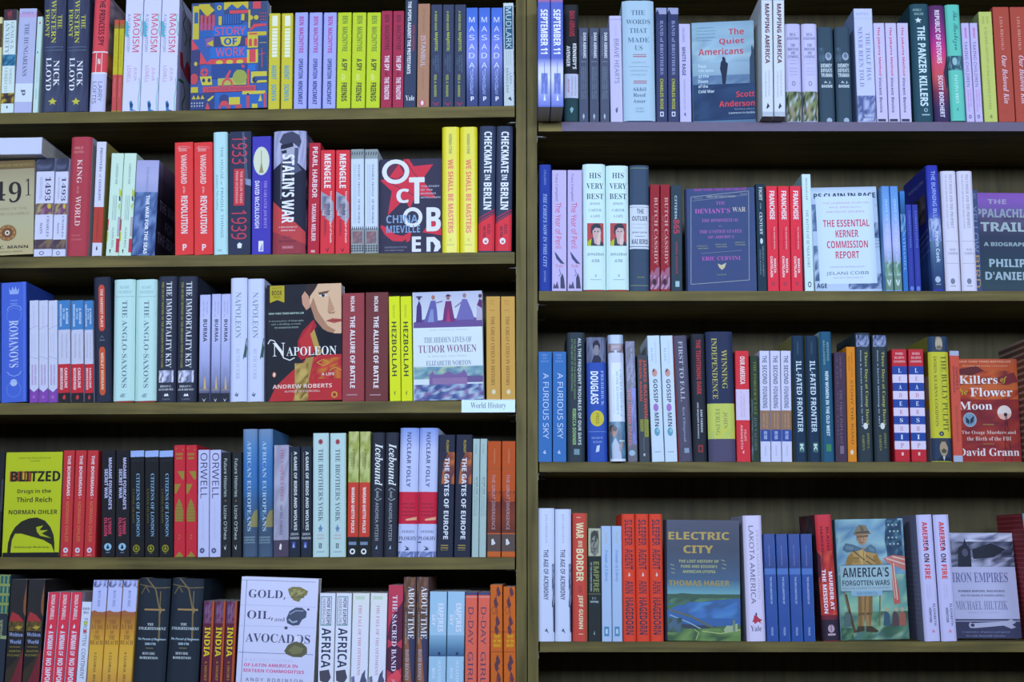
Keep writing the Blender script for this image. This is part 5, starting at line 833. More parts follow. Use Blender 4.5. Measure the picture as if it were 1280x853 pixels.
S(1249, 1292, 2, 9, 'a2463e', 'brick red paperback with lavender italic title', [('V', 'LISA BROOKS', 21, 63, 40, 58, 'c48c8c', 's'), ('V', 'Our Beloved Kin', 70, 130, 38, 70, 'ccb4d4', 'i'), ('R', 30, 140, 60, 141, '8c4848')], tx=1240.5, gap=1)

# ================================================================== RIGHT, second shelf
ROW('R2')
S(674, 689.5, 1, 206, '22389c', 'royal blue hardcover beside the upright, white italic title', [('V', 'CALLOWAY', 213, 232, 40, 58, '7c90d4'), ('V', 'THE CHIEFS NOW IN THIS CITY', 243, 335, 34, 64, '94a8e4', 'i'), ('V', 'OXFORD', 339, 353, 40, 56, '8c9cdc')], hc=1, tx=674)
S(689.9, 729, 2, 213, 'b0a8e8', 'lilac paperback lettered year of peril in red', [('V', 'Tracy Campbell', 217, 252, 20, 42, '484c70', 'n'), ('V', 'The Year of Peril', 254, 311, 24, 66, 'b84068', 'n'), ('P', [(16, 315), (32, 318), (56, 324), (88, 331), (60, 330), (30, 324)], '404878'), ('H', 'Yale', 331, 335, 24, 76, 'b07098', 's'), ('L', [(50, 337), (60, 343), (46, 346)], .8, '5c6090'), ('P', [(58, 361), (58, 348), (70, 342), (82, 348), (90, 361)], '404468'), ('P', [(8, 361), (14, 354), (24, 358), (36, 352), (48, 361)], '484c74')], tx=690, gap=1.2)
S(729.4, 787, 2, 205, 'bcd8ee', 'thick white hardcover with square portrait on red', [('H', t, y - 3.6, y + 3.6, 54 - w, 54 + w, '3c4c6c', 's') for t, y, w in (('HIS', 220, 26), ('VERY', 233.5, 38), ('BEST', 246.5, 38))] + [('H', t, y - 1.6, y + 1.6, 54 - w, 54 + w, '6c84a4', 's') for t, y, w in (('JIMMY', 256, 24), ('CARTER', 264, 28), ('A LIFE', 271.5, 22))] + [('R', 18, 280.5, 91, 309, 'a84450'), ('P', [(20, 309), (20, 304), (36, 300), (52, 309)], 'a0b02c'), ('P', [(34, 309), (38, 298), (52, 300), (70, 300), (90, 306), (90, 309)], '3c4054'), ('P', [(50, 306), (44, 296), (40, 288), (54, 283), (74, 284), (80, 292), (74, 302), (64, 308)], 'b8a0b0'), ('P', [(34, 292), (36, 284), (52, 280.8), (72, 281), (82, 287), (82, 293), (74, 287), (54, 286), (42, 290), (40, 296)], '34384c'), ('P', [(60, 302), (70, 292), (76, 292), (78, 302), (74, 308), (62, 308)], 'c8b4c0'), ('E', 52, 291, 3, .8, '34384c'), ('E', 66, 291, 3, .8, '34384c'),
  ('H', 'JONATHAN', 318, 321.6, 18, 92, '5c7494', 's'), ('H', 'ALTER', 326, 329.4, 36, 72, '5c7494', 's'), ('R', 52, 345, 58, 348, '8ca4c0'), ('R', 30, 351, 80, 351.8, '8ca4c0')], hc=1, case='b02838', tx=728.5, tops=[205.3, 207.3], gap=.6)
S(787.6, 812.2, 1, 207, '364868', 'slate blue hardcover with white title panel', [('R', 4, 210, 96, 211, '6c7c70'), ('R', 0, 257, 100, 312, 'bcc8ea'), ('R', 0, 308.6, 100, 309.6, '5c6c8c'), ('R', 0, 259.4, 100, 260, '5c6c8c'), ('H', 'THE', 262, 268, 36, 72, '404c68', 'b'), ('H', 'OUTLIER', 271, 277, 12, 92, '404c68', 'b'), ('H', 'THE UNFINISHED', 280.5, 282, 14, 88, '8090b4'), ('H', 'PRESIDENCY OF', 285, 286.5, 18, 84, '8090b4'), ('H', 'JIMMY CARTER', 290.5, 293, 12, 90, '505c7c', 'b'), ('R', 26, 296, 78, 296.6, '505c7c'), ('H', 'KAI BIRD', 300, 306, 10, 94, '404c68', 'b'), ('H', 'CROWN', 346.5, 348, 36, 74, '94a44c'), ('R', 4, 357, 96, 358, '6c7c70')], hc=1, tx=787.3)
S(812.7, 838.6, 2, 231, '8a2432', 'dark red paperback with pale title and smoky pink foot', [('V', 'BUTCH CASSIDY', 247, 332, 44, 80, 'b8949c', 'S'), ('V', 'THE TRUE STORY OF AN', 270, 318, 18, 32, '98606c', 's'), ('P', [(0, 344), (20, 338), (40, 342), (60, 336), (100, 334), (100, 362), (0, 362)], '905c80'), ('N', 4, 345, 96, 362, ['8c5c84', 'b090c0', '6c3c5c'], 4, 4), ('E', 44, 353, 20, 4, '3c2c40')], tx=812.6, gap=1)
S(839, 853.5, 1, 232, '2c3c50', 'dark slate paperback with red number 865', [('V', 'CITIZEN', 245, 274, 34, 54, 'a4b8d4', 'b'), ('V', '865', 275, 293, 22, 76, 'a43c58', 'b'), ('V', 'DEBBIE CENZIPER', 303, 343, 40, 58, '8c3c54', 'b'), ('R', 38, 352, 74, 359, '90b4d0')], tx=838.6, side='5c4a40', front='5c4a40')
Fc(857.5, 944.5, 236.5, '38487c', 'facing slate blue cover with pink lettering inside thin frame', [
  ('H', 'NEW YORK TIMES BESTSELLER', 236, 239.8, 865, 932, '9048a4', 'b'), ('L', [(861, 247), (935, 241), (935, 352), (861, 356), (861, 247)], .7, '8c94a8'), ('L', [(863, 252), (933, 246)], .5, '7c8498'), ('H', 'FINALIST', 247.5, 250, 865, 876, '7c8498'), ('H', 'NAMED A BEST BOOK OF THE YEAR', 246, 248.5, 881, 918, 'a8acb8'), ('H', 'WINNER', 243.5, 246, 924, 934, '7c8498'), ('H', 'THE', 253.5, 257.3, 893, 905, 'a05cb8', 's'), ('H', "DEVIANT'S", 262, 268, 866, 911, 'b060bc', 's'), ('H', 'WAR', 261, 266.8, 914, 931, 'b4b0b8', 's'), ('H', 'THE HOMOSEXUAL', 275, 279, 875, 922, '9c64b4', 'i'), ('H', 'VS.', 283.5, 285.5, 896, 902, '7c78a0'), ('H', 'THE UNITED STATES', 289, 293, 872, 926, '9c64b4', 'i'), ('H', 'OF AMERICA', 296, 299.5, 883, 916, '9c64b4', 'i')] +
  [('H', t, y, y + 1.4, x, x + 14, '98a07c', 's') for t, x, y in (('A PROVOCATIVE', 868, 308), ('BOLD AND', 892, 306.5), ('A BRILLIANT', 916, 304.5), ('HISTORY', 870, 311), ('VIVID', 893, 309.5), ('WORK', 917, 307.5))] + [('L', [(874, 318), (926, 315)], .5, '747ca0'), ('H', 'ERIC CERVINI', 322, 327, 875, 924, 'a85cb8', 's'), ('P', [(895, 331), (900, 333), (906, 330), (904, 336), (900.5, 339), (897, 336)], 'b4b0a0'), ('H', 'PICADOR', 344, 345.5, 894, 906, '98a07c')], th=.03, yaw=-6, off=.014, hc=1)
S(947.8, 959.5, 1, 230, '1c3248', 'narrow navy paperback, white title, by red trio', [('V', 'FIGHT', 234, 251, 34, 70, 'c0d0e4', 'S'), ('V', 'of the', 254, 262, 40, 60, '8ca4bc', 'i'), ('V', 'CENTURY', 266, 294, 34, 66, 'c0d0e4', 'S'), ('E', 50, 302, 16, 3.6, 'b8c8dc'), ('V', 'MICHAEL CHABON', 308, 346, 56, 72, '7c94ac', 's'), ('V', 'AYELET WALDMAN', 312, 344, 26, 40, '7c94ac', 's')], tx=944.6)
S(960, 1004.5, 3, 233, 'd03048', 'red paperback lettered franchise in heavy white', [('V', 'FRANCHISE', 239, 275, 28, 74, 'dcd0e8', 'B'), ('V', 'The Golden Arches', 284, 312, 62, 74, 'e0b0c0', 'b'), ('V', 'in Black America', 286, 312, 38, 50, '8c2c48', 'b'), ('V', 'MARCIA', 324, 342, 58, 78, 'dcc8dc', 'B'), ('V', 'CHATELAIN', 321, 347, 26, 48, 'dcc8dc', 'B'), ('O', 48, 355, 16, 2.6, .4, '9c3850')], tx=957.5, gap=.8)
S(1006.5, 1018.3, 1, 218, 'bcd4ee', 'pale white paperback jutting above red trio, grey capitals', [('V', 'DONALD LEE', 223, 251, 40, 60, '5c7088', 's'), ('V', 'THE BATTLE OF BUNKER FORT', 263, 335, 34, 62, '788a9c', 's'), ('O', 52, 356, 20, 3.6, .6, '50607c')], tx=1002, side='8cacc4')
Fc(1019, 1103, 235, 'a8bcea', 'facing white report cover on newspaper print with red capitals', [
  ('G', 1008, 235, 1112, 250, ['9cb0de', 'b4c8f0', 'a8bcec']), ('N', 1008, 256, 1024, 290, ['5c74a8', '8ca0d0', '485c90', 'a0b4e0'], 3, 6), ('N', 1010, 308, 1024, 352, ['5c74a8', '9cb0dc', '485c90', 'a8bcea'], 3, 8), ('N', 1060, 344, 1112, 363, ['4c6098', '7c90c8', '98acdc', '3c5084'], 9, 4), ('N', 1093, 280, 1106, 300, ['2c3c68', '5c74a8', '8ca0d0'], 4, 4), ('H', 'RS CLAIN IN RACE R', 242.5, 249, 1016, 1104, '2c3c64', 'B'), ('H', 'AGE', 355, 361, 1020, 1033, '34446c', 'B'),
  ('R', 1021, 246.5, 1094, 356, 'bcd0f6')] + [('H', t, y - 1.1, y + 1.1, a, b, 'a4709c') for t, y, a, b in (('THE LANDMARK STUDY ON', 255, 1028, 1086), ('RACE, INEQUALITY,', 260.5, 1036, 1077), ('AND POLICE VIOLENCE', 266, 1032, 1081))] + [('H', t, y - 4.5, y + 4.5, a, b, 'b44868', 'b') for t, y, a, b in (('THE ESSENTIAL', 280.5, 1028, 1087), ('KERNER', 293.5, 1044, 1073), ('COMMISSION', 307, 1033, 1085), ('REPORT', 320, 1044, 1074))] + [('H', 'EDITED AND INTRODUCED BY', 334, 336, 1037, 1081, '9484b4'), ('H', 'JELANI COBB', 340.8, 345.6, 1032, 1086, '4c5c84', 'n'), ('H', 'WITH MATTHEW GUARIGLIA', 347.8, 349.3, 1041, 1079, '9484b4')] + [('H', t, y, y + 1.6, 1094.5, 1102, '50648c') for t, y in (('THE', 302), ('NIGHT', 306), ('RIOTS', 310), ('CITY', 258))], th=.024, off=.022, tx=1012)
S(1107.3, 1129, 2, 233, '4c84d4', 'glossy blue paperback fading to green foot, v logo', [('G', 0, 233, 100, 363, ['4078cc', '4c88d8', '6490e0', '8c9cec', '9ca4ee', '7488b8', '4c7468', '3c6850']), ('V', 'DAYS OF THE GREAT SOUTH', 250, 340, 38, 68, 'a8b8f0', 'n'), ('N', 4, 328, 96, 345, ['3c7058', '5c9078', '2c5444', '88a8b8'], 5, 4), ('L', [(28, 350), (48, 359), (66, 350)], 1.4, 'b0c4d8')], tx=1101.3, gap=.7, gloss=1)
S(1129.5, 1136.3, 1, 239, '2f68c0', 'slim bright blue paperback among darker blue ones', [('N', 0, 268, 100, 290, ['5c90d8', '90b8e8', '2c5894'], 3, 4), ('V', 'NATHANIEL', 290, 340, 30, 70, '88a8d8', 's'), ('G', 0, 240, 100, 268, ['3c78cc', '2c60a8', '244c84'])], tx=1124.5)
S(1136.6, 1152.6, 2, 256, '2c38a0', 'slim indigo paperback lettered constitution', [('V', 'CONSTITUTION', 264, 310, 42, 70, '6c84d0', 'n'), ('V', 'OF THE UNITED STATES', 316, 350, 46, 60, '5060b8'), ('E', 50, 361, 30, 3, '5c78cc')], tx=1131.8, gap=.6)
S(1166.3, 1182, 1, 207, '2a34a8', 'tall royal blue hardcover with cloud photograph foot', [('G', 0, 207, 100, 362, ['2830a8', '2c38b0', '3040b4', '3448b4', '5c74c4', '5470a0', '3c5888', '2c4478', '26386c']), ('N', 0, 274, 100, 302, ['8c9cd8', '4c64b0', 'a0b0e4', '5c74b8'], 4, 5), ('V', 'THE BURNING BLUE', 214, 277, 38, 70, 'a8b8f4', 'n'), ('V', 'Kevin Cook', 290, 329, 44, 76, 'b8c8f4', 'b'), ('E', 46, 350, 22, 4, 'a0b0dc'), ('R', 30, 355.5, 70, 356.5, '8498c8')], hc=1, tx=1157.2, side='252f9c',
  lart=[('R', 0, 207, 100, 362, '252d98'), ('G', 0, 275, 100, 362, ['252d98', '3450ac', '3c64b4', '2c5094']), ('R', 20, 240, 90, 275, '4c4454'), ('N', 24, 242, 88, 274, ['3c3440', '585468', '2c2c38', '6c6470'], 5, 5)] + [('L', [(56, y), (96, y - 6)], .9, '8ca0d8') for y in (292, 300, 308, 318)] + [('H', 'THE UNTOLD STORY', 222, 226, 20, 88, '8498d8')])
S(1183, 1224, 2, 214, 'c4c4ee', 'white hardcover with two lines of grey vertical title', [('V', 'TECUMSEH AND THE PROPHET', 218, 286, 50, 70, '7c809c', 's'), ('V', 'THE SHAWNEE BROTHERS WHO DEFIED A NATION', 218, 287, 24, 36, '8c90ac', 's'), ('R', 10, 302, 90, 302.6, '9ca0bc'), ('H', 'PETER', 311.5, 314, 36, 74, '787c98', 's'), ('H', 'COZZENS', 316, 319, 24, 86, '787c98', 's'), ('R', 10, 329.5, 90, 330.1, '9ca0bc'), ('E', 46, 352, 15, 3.6, '70789c'), ('R', 28, 357.5, 66, 358.5, '8c90ac')], hc=1, tx=1176, gap=1.6)
S(1215.4, 1229, 1, 238, '3c4c7c', 'slate book set back, coloured letters yellow bird', [('V', 'YELLOW', 258, 316, 38, 86, '7884b8', 'n'), ('V', 'BIRD', 320, 360, 38, 86, 'b0905c', 'n'), ('V', 'S', 242, 250, 40, 80, '6c80b8', 'n')], off=.05, tx=1208.5)
Fc(1213, 1302, 242, '34405c', 'facing slate cover with purple top, cut by the photo edge', [
  ('G', 1200, 241, 1310, 275, ['7c50b4', '7c58bc', '6c58a8', '4c4878']), ('G', 1200, 275, 1310, 363, ['4c4874', '343c5c', '2c3c58', '2c4458', '34485c']), ('N', 1205, 272, 1310, 290, ['54507c', '3c4064', '48446c'], 9, 3), ('H', 'THE', 250, 256, 1234, 1258, '9c98c8', 'B'), ('H', 'APPALACHIAN', 262, 273, 1210, 1296, '8c9cb8', 'B'), ('H', 'TRAIL', 279, 290.5, 1225, 1282, '9cb0c8', 'B'), ('H', 'A BIOGRAPHY', 304, 309, 1229, 1290, '8ca4bc', 'B'), ('H', 'PHILIP', 325, 335, 1236, 1282, '98b0d0', 'B'), ('H', "D'ANIERI", 341, 351, 1231, 1292, '98b0d0', 'B')], th=.026, off=.125, tx=1208)

# ================================================================== RIGHT, third shelf
ROW('R3')
S(673, 709, 2, 440, '3468b8', 'blue paperback with widely spaced white capitals', [('H', 'ERIC', 443, 445.4, 24, 70, '7c98d8', 's'), ('H', 'JAY', 447, 449.4, 30, 64, '7c98d8', 's'), ('H', 'DOLIN', 451, 453.4, 20, 76, '7c98d8', 's'), ('V', 'A FURIOUS SKY', 467, 549, 34, 76, 'b4c4f0', 'n'), ('P', [(34, 566), (50, 563), (58, 568), (42, 568)], 'a0b4ec')], tx=673, gap=1)
S(709.3, 731.5, 1, 416, '2c3848', 'dark slate hardcover, green author, long white title', [('V', 'ALL THE FREQUENT TROUBLES OF OUR DAYS', 423, 557, 58, 80, 'c0cce4', 'b'), ('V', 'THE TRUE STORY OF THE AMERICAN WOMAN', 424, 500, 38, 48, '809c74'), ('V', 'AT THE HEART OF THE RESISTANCE', 424, 490, 22, 32, '809c74'), ('V', 'REBECCA DONNER', 512, 557, 30, 50, '90b880', 'b'), ('R', 38, 562, 70, 569, '6c88a4')], hc=1, tx=709.2)
S(735, 760, 1, 422, '2c4cb0', 'bright blue hardcover with portrait top, round yellow seal', [('N', 0, 422, 100, 454, ['5c648c', '484c74', '6c749c'], 4, 4), ('P', [(24, 454), (36, 446), (50, 444), (66, 446), (88, 454)], '2c304c'), ('E', 50, 438, 15, 7, '7c7c94'), ('P', [(34, 438), (32, 430), (44, 426), (60, 426), (70, 432), (66, 440), (60, 432), (44, 432)], '282a40'), ('V', 'FREDERICK', 464, 508, 72, 86, '98a8e4', 's'), ('V', 'DOUGLASS', 465, 506, 18, 58, 'd0dcf4', 'B'), ('E', 50, 524, 35, 10, 'b8b040'), ('V', 'PRIZE', 517, 531, 44, 60, '706c2c', 's'), ('R', 4, 540, 98, 540.7, '7088d0'), ('H', 'DAVID W.', 547, 549.4, 20, 80, '90a4e4', 's'), ('H', 'BLIGHT', 552, 554.4, 28, 74, '90a4e4', 's'), ('P', [(40, 566), (46, 558), (62, 557), (58, 565)], 'b4c4f0')], hc=1, tx=733)
S(763.5, 783, 1, 419, 'b8c4ee', 'white hardcover with masked face photograph and lab picture', [('R', 0, 419, 100, 431, '94a8d4'), ('N', 0, 430, 100, 442, ['584858', '786878', '8c7c90'], 4, 3), ('P', [(10, 440), (50, 438), (92, 440), (86, 454), (20, 454)], 'a4acd8'), ('R', 12, 439, 40, 441.5, '382c38'), ('R', 56, 439, 86, 441.5, '382c38'), ('V', 'A SECRET HISTORY of', 462, 522, 70, 84, '4c8ca8', 's'), ('V', 'HOME ECONOMICS', 465, 519, 46, 62, '4c8ca8', 's'), ('V', 'HOW TRAILBLAZING WOMEN', 470, 518, 24, 34, '8ca8cc'), ('N', 0, 528, 100, 574, ['3c6890', '2c4c74', '5484ac'], 4, 6), ('E', 26, 540, 22, 7, '8c6c64'), ('P', [(0, 534), (22, 531), (48, 536), (40, 540), (0, 540)], '2c2428'), ('P', [(10, 574), (8, 556), (36, 548), (66, 560), (72, 574)], '98a8d0'), ('P', [(56, 560), (80, 552), (86, 556), (62, 566)], '8c7470'), ('R', 60, 551, 96, 553, '98b4cc')], hc=1, off=-.012, tx=760, gloss=1)
S(784.5, 798, 1, 427, '2c2c40', 'dark speckled paperback with red lower lettering', [('N', 0, 427, 100, 490, ['24283c', '34385c', '585c8c', '1c2030', '4c4c74'], 5, 12), ('N', 50, 486, 94, 556, ['4450a4', '585cc0', '2c3474'], 3, 8), ('V', 'THE UNITED STATES', 488, 558, 16, 46, 'a0404c', 'B'), ('V', 'A HISTORY OF', 436, 480, 54, 72, '7078a8', 'b'), ('E', 46, 567, 30, 3.6, '7898c0')], tx=780.8, gloss=1)
S(799.5, 813, 1, 444, '3c4454', 'short slate paperback with orange red and yellow lettering', [('V', 'JAMES BALDWIN', 450, 524, 50, 86, 'b04c48', 'B'), ('V', 'BEGIN AGAIN', 450, 502, 18, 40, 'b04c48', 'B'), ('R', 16, 525, 46, 540, '888c44'), ('R', 54, 525, 94, 547, '888c44'), ('V', 'LIVING IN', 527, 545, 60, 84, '606434', 'b'), ('V', 'FIRE', 526, 539, 22, 40, '606434', 'b'), ('E', 48, 569, 10, 1.8, 'a4b0cc'), ('V', 'EDDIE GLAUDE', 548, 564, 40, 52, '707c90')], tx=796.3)
S(815.3, 848, 2, 420, 'b8ccf2', 'pale paperback lettered gossip men with coloured heads', [('V', 'CHRISTOPHER', 427, 455, 56, 68, '9cacd8'), ('V', 'ELIAS', 436, 452, 26, 40, '7c8cb8'), ('E', 48, 467, 22, 4.8, 'b48c98'), ('P', [(30, 466), (36, 462), (52, 462), (44, 466)], '744454'), ('V', 'GOSSIP', 475, 504, 34, 68, '3c4464', 'b'), ('E', 48, 510.5, 21, 5, '9470c4'), ('V', 'MEN', 517, 534, 34, 68, '3c4464', 'b'), ('E', 50, 540.5, 22, 5.4, '5c94bc'), ('E', 56, 539, 10, 2.4, '88b4d4'), ('R', 24, 565, 74, 566, '8c9cc4')], tx=809, gap=1)
S(848.5, 866.5, 1, 420, '4a4a66', 'grey violet hardcover with red edge, serif capitals', [('R', 0, 420, 7, 578, '8c3438'), ('V', 'FIRST TO FALL', 427, 503, 36, 66, 'a8acd4', 's'), ('V', 'Ken Ellingwood', 510, 553, 40, 62, '8c94c0', 's'), ('R', 44, 561, 78, 567, '7c90b8')], hc=1, tx=841)
S(867, 884.5, 1, 418, '222634', 'near black hardcover with red condensed capitals', [('V', 'THE TIGHTENING DARK', 425, 494, 36, 70, 'a43844', 'B'), ('V', 'SAM FARRAN', 513, 541, 58, 74, 'b4bcd8', 'b'), ('V', 'AND BENJAMIN BUCHHOLZ', 504, 549, 32, 46, 'b4bcd8', 'b'), ('R', 36, 557, 72, 566, '80343c'), ('R', 46, 559, 62, 564, '222634')], hc=1, tx=863.5)
S(886.5, 921, 1, 415, '263054', 'thick navy hardcover with yellow green author panel', [('V', 'INDEPENDENCE', 423, 500, 20, 40, 'a4a05c', 's'), ('V', 'WINNING', 438, 487, 56, 76, 'a4a05c', 's'), ('R', 0, 505.5, 100, 549.5, 'b0bc64'), ('N', 2, 536, 98, 549, ['b0bc64', 'b8bc54', 'a4b86c'], 4, 2), ('V', 'JOHN', 516, 537, 56, 72, '7c8850', 's'), ('V', 'FERLING', 512, 545, 28, 44, '7c8850', 's'), ('R', 0, 549.5, 100, 578, '4a466a')], hc=1, tx=882, dep=.15)
S(921.4, 939, 1, 439, 'c43040', 'red paperback with white middle band', [('V', 'OUR AMERICA', 446, 481, 34, 70, 'd8c8dc', 'B'), ('R', 0, 487.5, 100, 526, 'c0b8ea'), ('V', 'A HISPANIC HISTORY', 492, 522, 54, 64, 'b08098'), ('V', 'OF THE UNITED STATES', 490, 522, 34, 44, 'b08098'), ('V', 'FELIPE', 538, 552, 56, 72, 'd4a0b0', 'b'), ('V', 'ARMESTO', 532, 562, 30, 46, 'd4a0b0', 'b'), ('P', [(40, 566), (54, 563), (52, 568)], 'd4b0c4')], tx=918.8)
S(939.8, 950.3, 1, 445, '28382e', 'thin dark green paperback beside white trio', [('V', "THE FORGER'S TALE", 452, 520, 40, 74, '6c7c3c', 's'), ('V', 'JON VAUGHN', 522, 564, 34, 70, '5c6c84', 's'), ('N', 0, 500, 24, 576, ['5c6c84', '28382e', '3c4c4c'], 2, 12)], tx=937.5)
S(951, 991, 3, 439, 'bcc0f0', 'white paperback with brown panel and blue block', [('V', 'THE', 445, 454, 28, 72, '50567c', 'b'), ('V', 'SECOND', 457, 481, 28, 72, '50567c', 'b'), ('V', 'FOUNDING', 484, 511, 28, 72, '50567c', 'b'), ('R', 2, 514, 98, 538, '886858'), ('V', 'HOW THE CIVIL WAR', 517, 536, 60, 72, 'b0a09c'), ('V', 'REMADE THE', 518, 535, 30, 42, 'b0a09c'), ('R', 2, 538, 98, 552.5, '30489c'), ('V', 'ERIC FONER', 540, 550, 34, 66, 'a4b4e4', 'B'), ('V', 'NORTON', 558, 570, 42, 56, '8c94bc')], tx=949.3, gap=.7)
S(994, 1028.4, 2, 420, '16304e', 'navy hardcover lettered frontier in white, cream page side', [('V', 'SAMUEL', 428, 444, 42, 54, '4c6c8c'), ('V', 'ILL-FATED FRONTIER', 452, 541, 30, 74, 'bcccec', 'b'), ('R', 38, 554, 80, 566, '3c6474'), ('V', 'K', 555.5, 564, 44, 72, 'b4ccd4', 'B')], hc=1, tx=989.5, gap=2, side='807c54')
S(1028.7, 1044, 1, 415, '205078', 'teal blue hardcover with green author and pale side', [('V', 'WINIFRED', 428, 452, 58, 76, '70949c', 'b'), ('V', 'GALLAGHER', 426, 457, 26, 42, '70949c', 'b'), ('V', 'NEW WOMEN IN THE OLD WEST', 465, 546, 38, 66, 'b8cce4', 'B'), ('R', 32, 556, 74, 565, '3c7c5c')], hc=1, tx=1024.3, side='94b4cc')
S(1044.7, 1059.8, 1, 441, '40304c', 'plum paperback with faint grey lettering', [('V', 'DAVID S. BROWN', 446, 474, 46, 62, '645874', 's'), ('V', 'THE FIRST POPULIST', 488, 556, 42, 64, '685c7c', 's'), ('V', 'A LIFE AND TIMES', 446, 556, 20, 32, '584c68', 's'), ('R', 40, 558, 72, 568, '706484')], tx=1042.5)
S(1060.2, 1071.8, 1, 434, 'c87c18', 'slim orange paperback with black capitals', [('V', 'STONY THE ROAD', 476, 556, 42, 70, '604018', 'n'), ('V', 'HENRY LOUIS', 441, 472, 54, 68, '704c1c'), ('V', 'GATES', 446, 464, 24, 38, '704c1c'), ('E', 46, 566, 18, 3, 'd0c4c4')], tx=1057.6)
S(1073, 1115.5, 2, 417, '2a3644', 'dark slate hardcover with yellow camp title', [('N', 6, 419, 94, 434, ['3c4874', '6c78ac', '8c98cc', '2c3850'], 4, 4), ('V', 'Three Days at Camp David', 440, 532, 54, 78, 'a0a458', 's'), ('V', 'How a Secret Meeting in 1971', 439, 534, 26, 38, '94a8cc', 'b'), ('E', 54, 533.5, 15, 4, 'c4ccdc'), ('V', 'JEFFREY E.', 542, 562, 62, 76, '8c9050', 's'), ('V', 'GARTEN', 545, 564, 30, 44, '8c9050', 's')], hc=1, tx=1069, gap=2.4, tops=[416.5, 419.5])
_ld = [('R', 0, 437, 100, 458, 'b02838'), ('H', 'DORIS', 441, 444, 24, 76, 'dcb4c8', 's'), ('H', 'KEARNS', 446, 449, 18, 82, 'dcb4c8', 's'), ('H', 'GOODWIN', 451, 454, 12, 88, 'dcb4c8', 's')]
for _k, _ch in enumerate('LEADERSHIP'):
    _y0 = 458.5 + 10.4 * _k
    _ld += [('R', 0, _y0, 100, _y0 + 10.4, '23429c' if _k % 2 == 0 else 'c8c0ec'), ('H', _ch, _y0 + 2.6, _y0 + 8, 40, 60, 'c8d0f0' if _k % 2 == 0 else 'ac6c98', 's')]
_ld += [('R', 0, 562.5, 100, 577, 'b02434'), ('R', 44, 566, 58, 570, 'dcb4c8')]
S(1119, 1160.5, 2, 437, 'b02434', 'paperback striped blue and white under red top', _ld, tx=1114.5, gap=2)
S(1165.7, 1191.6, 1, 421, 'b4b438', 'thick yellow hardcover with moustached portraits above and below', [('R', 0, 421, 100, 440.5, '283c5c'), ('E', 52, 431, 18, 8, 'a09890'), ('P', [(34, 429), (38, 422), (52, 420.5), (66, 423), (70, 430), (62, 424), (44, 424)], '8c8478'), ('P', [(38, 434), (52, 432), (68, 434), (62, 437), (44, 437)], '6c6458'), ('P', [(10, 440.5), (30, 437), (70, 438), (94, 440.5)], '384458'), ('V', 'THE BULLY PULPIT', 445, 540, 60, 86, '4c5830', 's'), ('V', 'DORIS KEARNS GOODWIN', 446, 534, 22, 38, '6c6c34', 's'), ('O', 50, 543, 12, 3, .3, '3c4464'), ('R', 55, 446, 56, 536, '8c8c34'), ('R', 0, 548.5, 100, 577, '283858'), ('E', 58, 561, 20, 10, '98887c'), ('P', [(38, 558), (40, 551), (58, 549), (74, 552), (78, 560), (66, 553), (48, 553)], '3c3c40'), ('P', [(44, 564), (58, 561), (74, 564), (66, 567), (50, 567)], '504840'), ('P', [(22, 577), (40, 571), (80, 572), (96, 577)], '1c2438'), ('P', [(52, 571), (58, 577), (64, 571)], 'b0b4cc')], hc=1, tx=1160, side='8c8c40', lart=[('R', 0, 421, 100, 470, '80803c'), ('R', 0, 470, 100, 548, 'a0a8a0'), ('R', 0, 510, 100, 577, '8898b8'), ('R', 0, 500, 100, 512, 'a4a038')])
S(1192.2, 1204.5, 1, 439, 'ba4e42', 'salmon paperback with pale ends, beside facing red sunset cover', [('R', 0, 439, 100, 445, '98a4cc'), ('R', 0, 570, 100, 578, '98a4cc'), ('V', "EMPIRE'S", 460, 488, 56, 80, '74343c', 'b'), ('V', 'WORKSHOP', 458, 492, 24, 46, '74343c', 'b'), ('V', 'GREG GRANDIN', 508, 552, 42, 64, '80404a', 'n')], tx=1187)
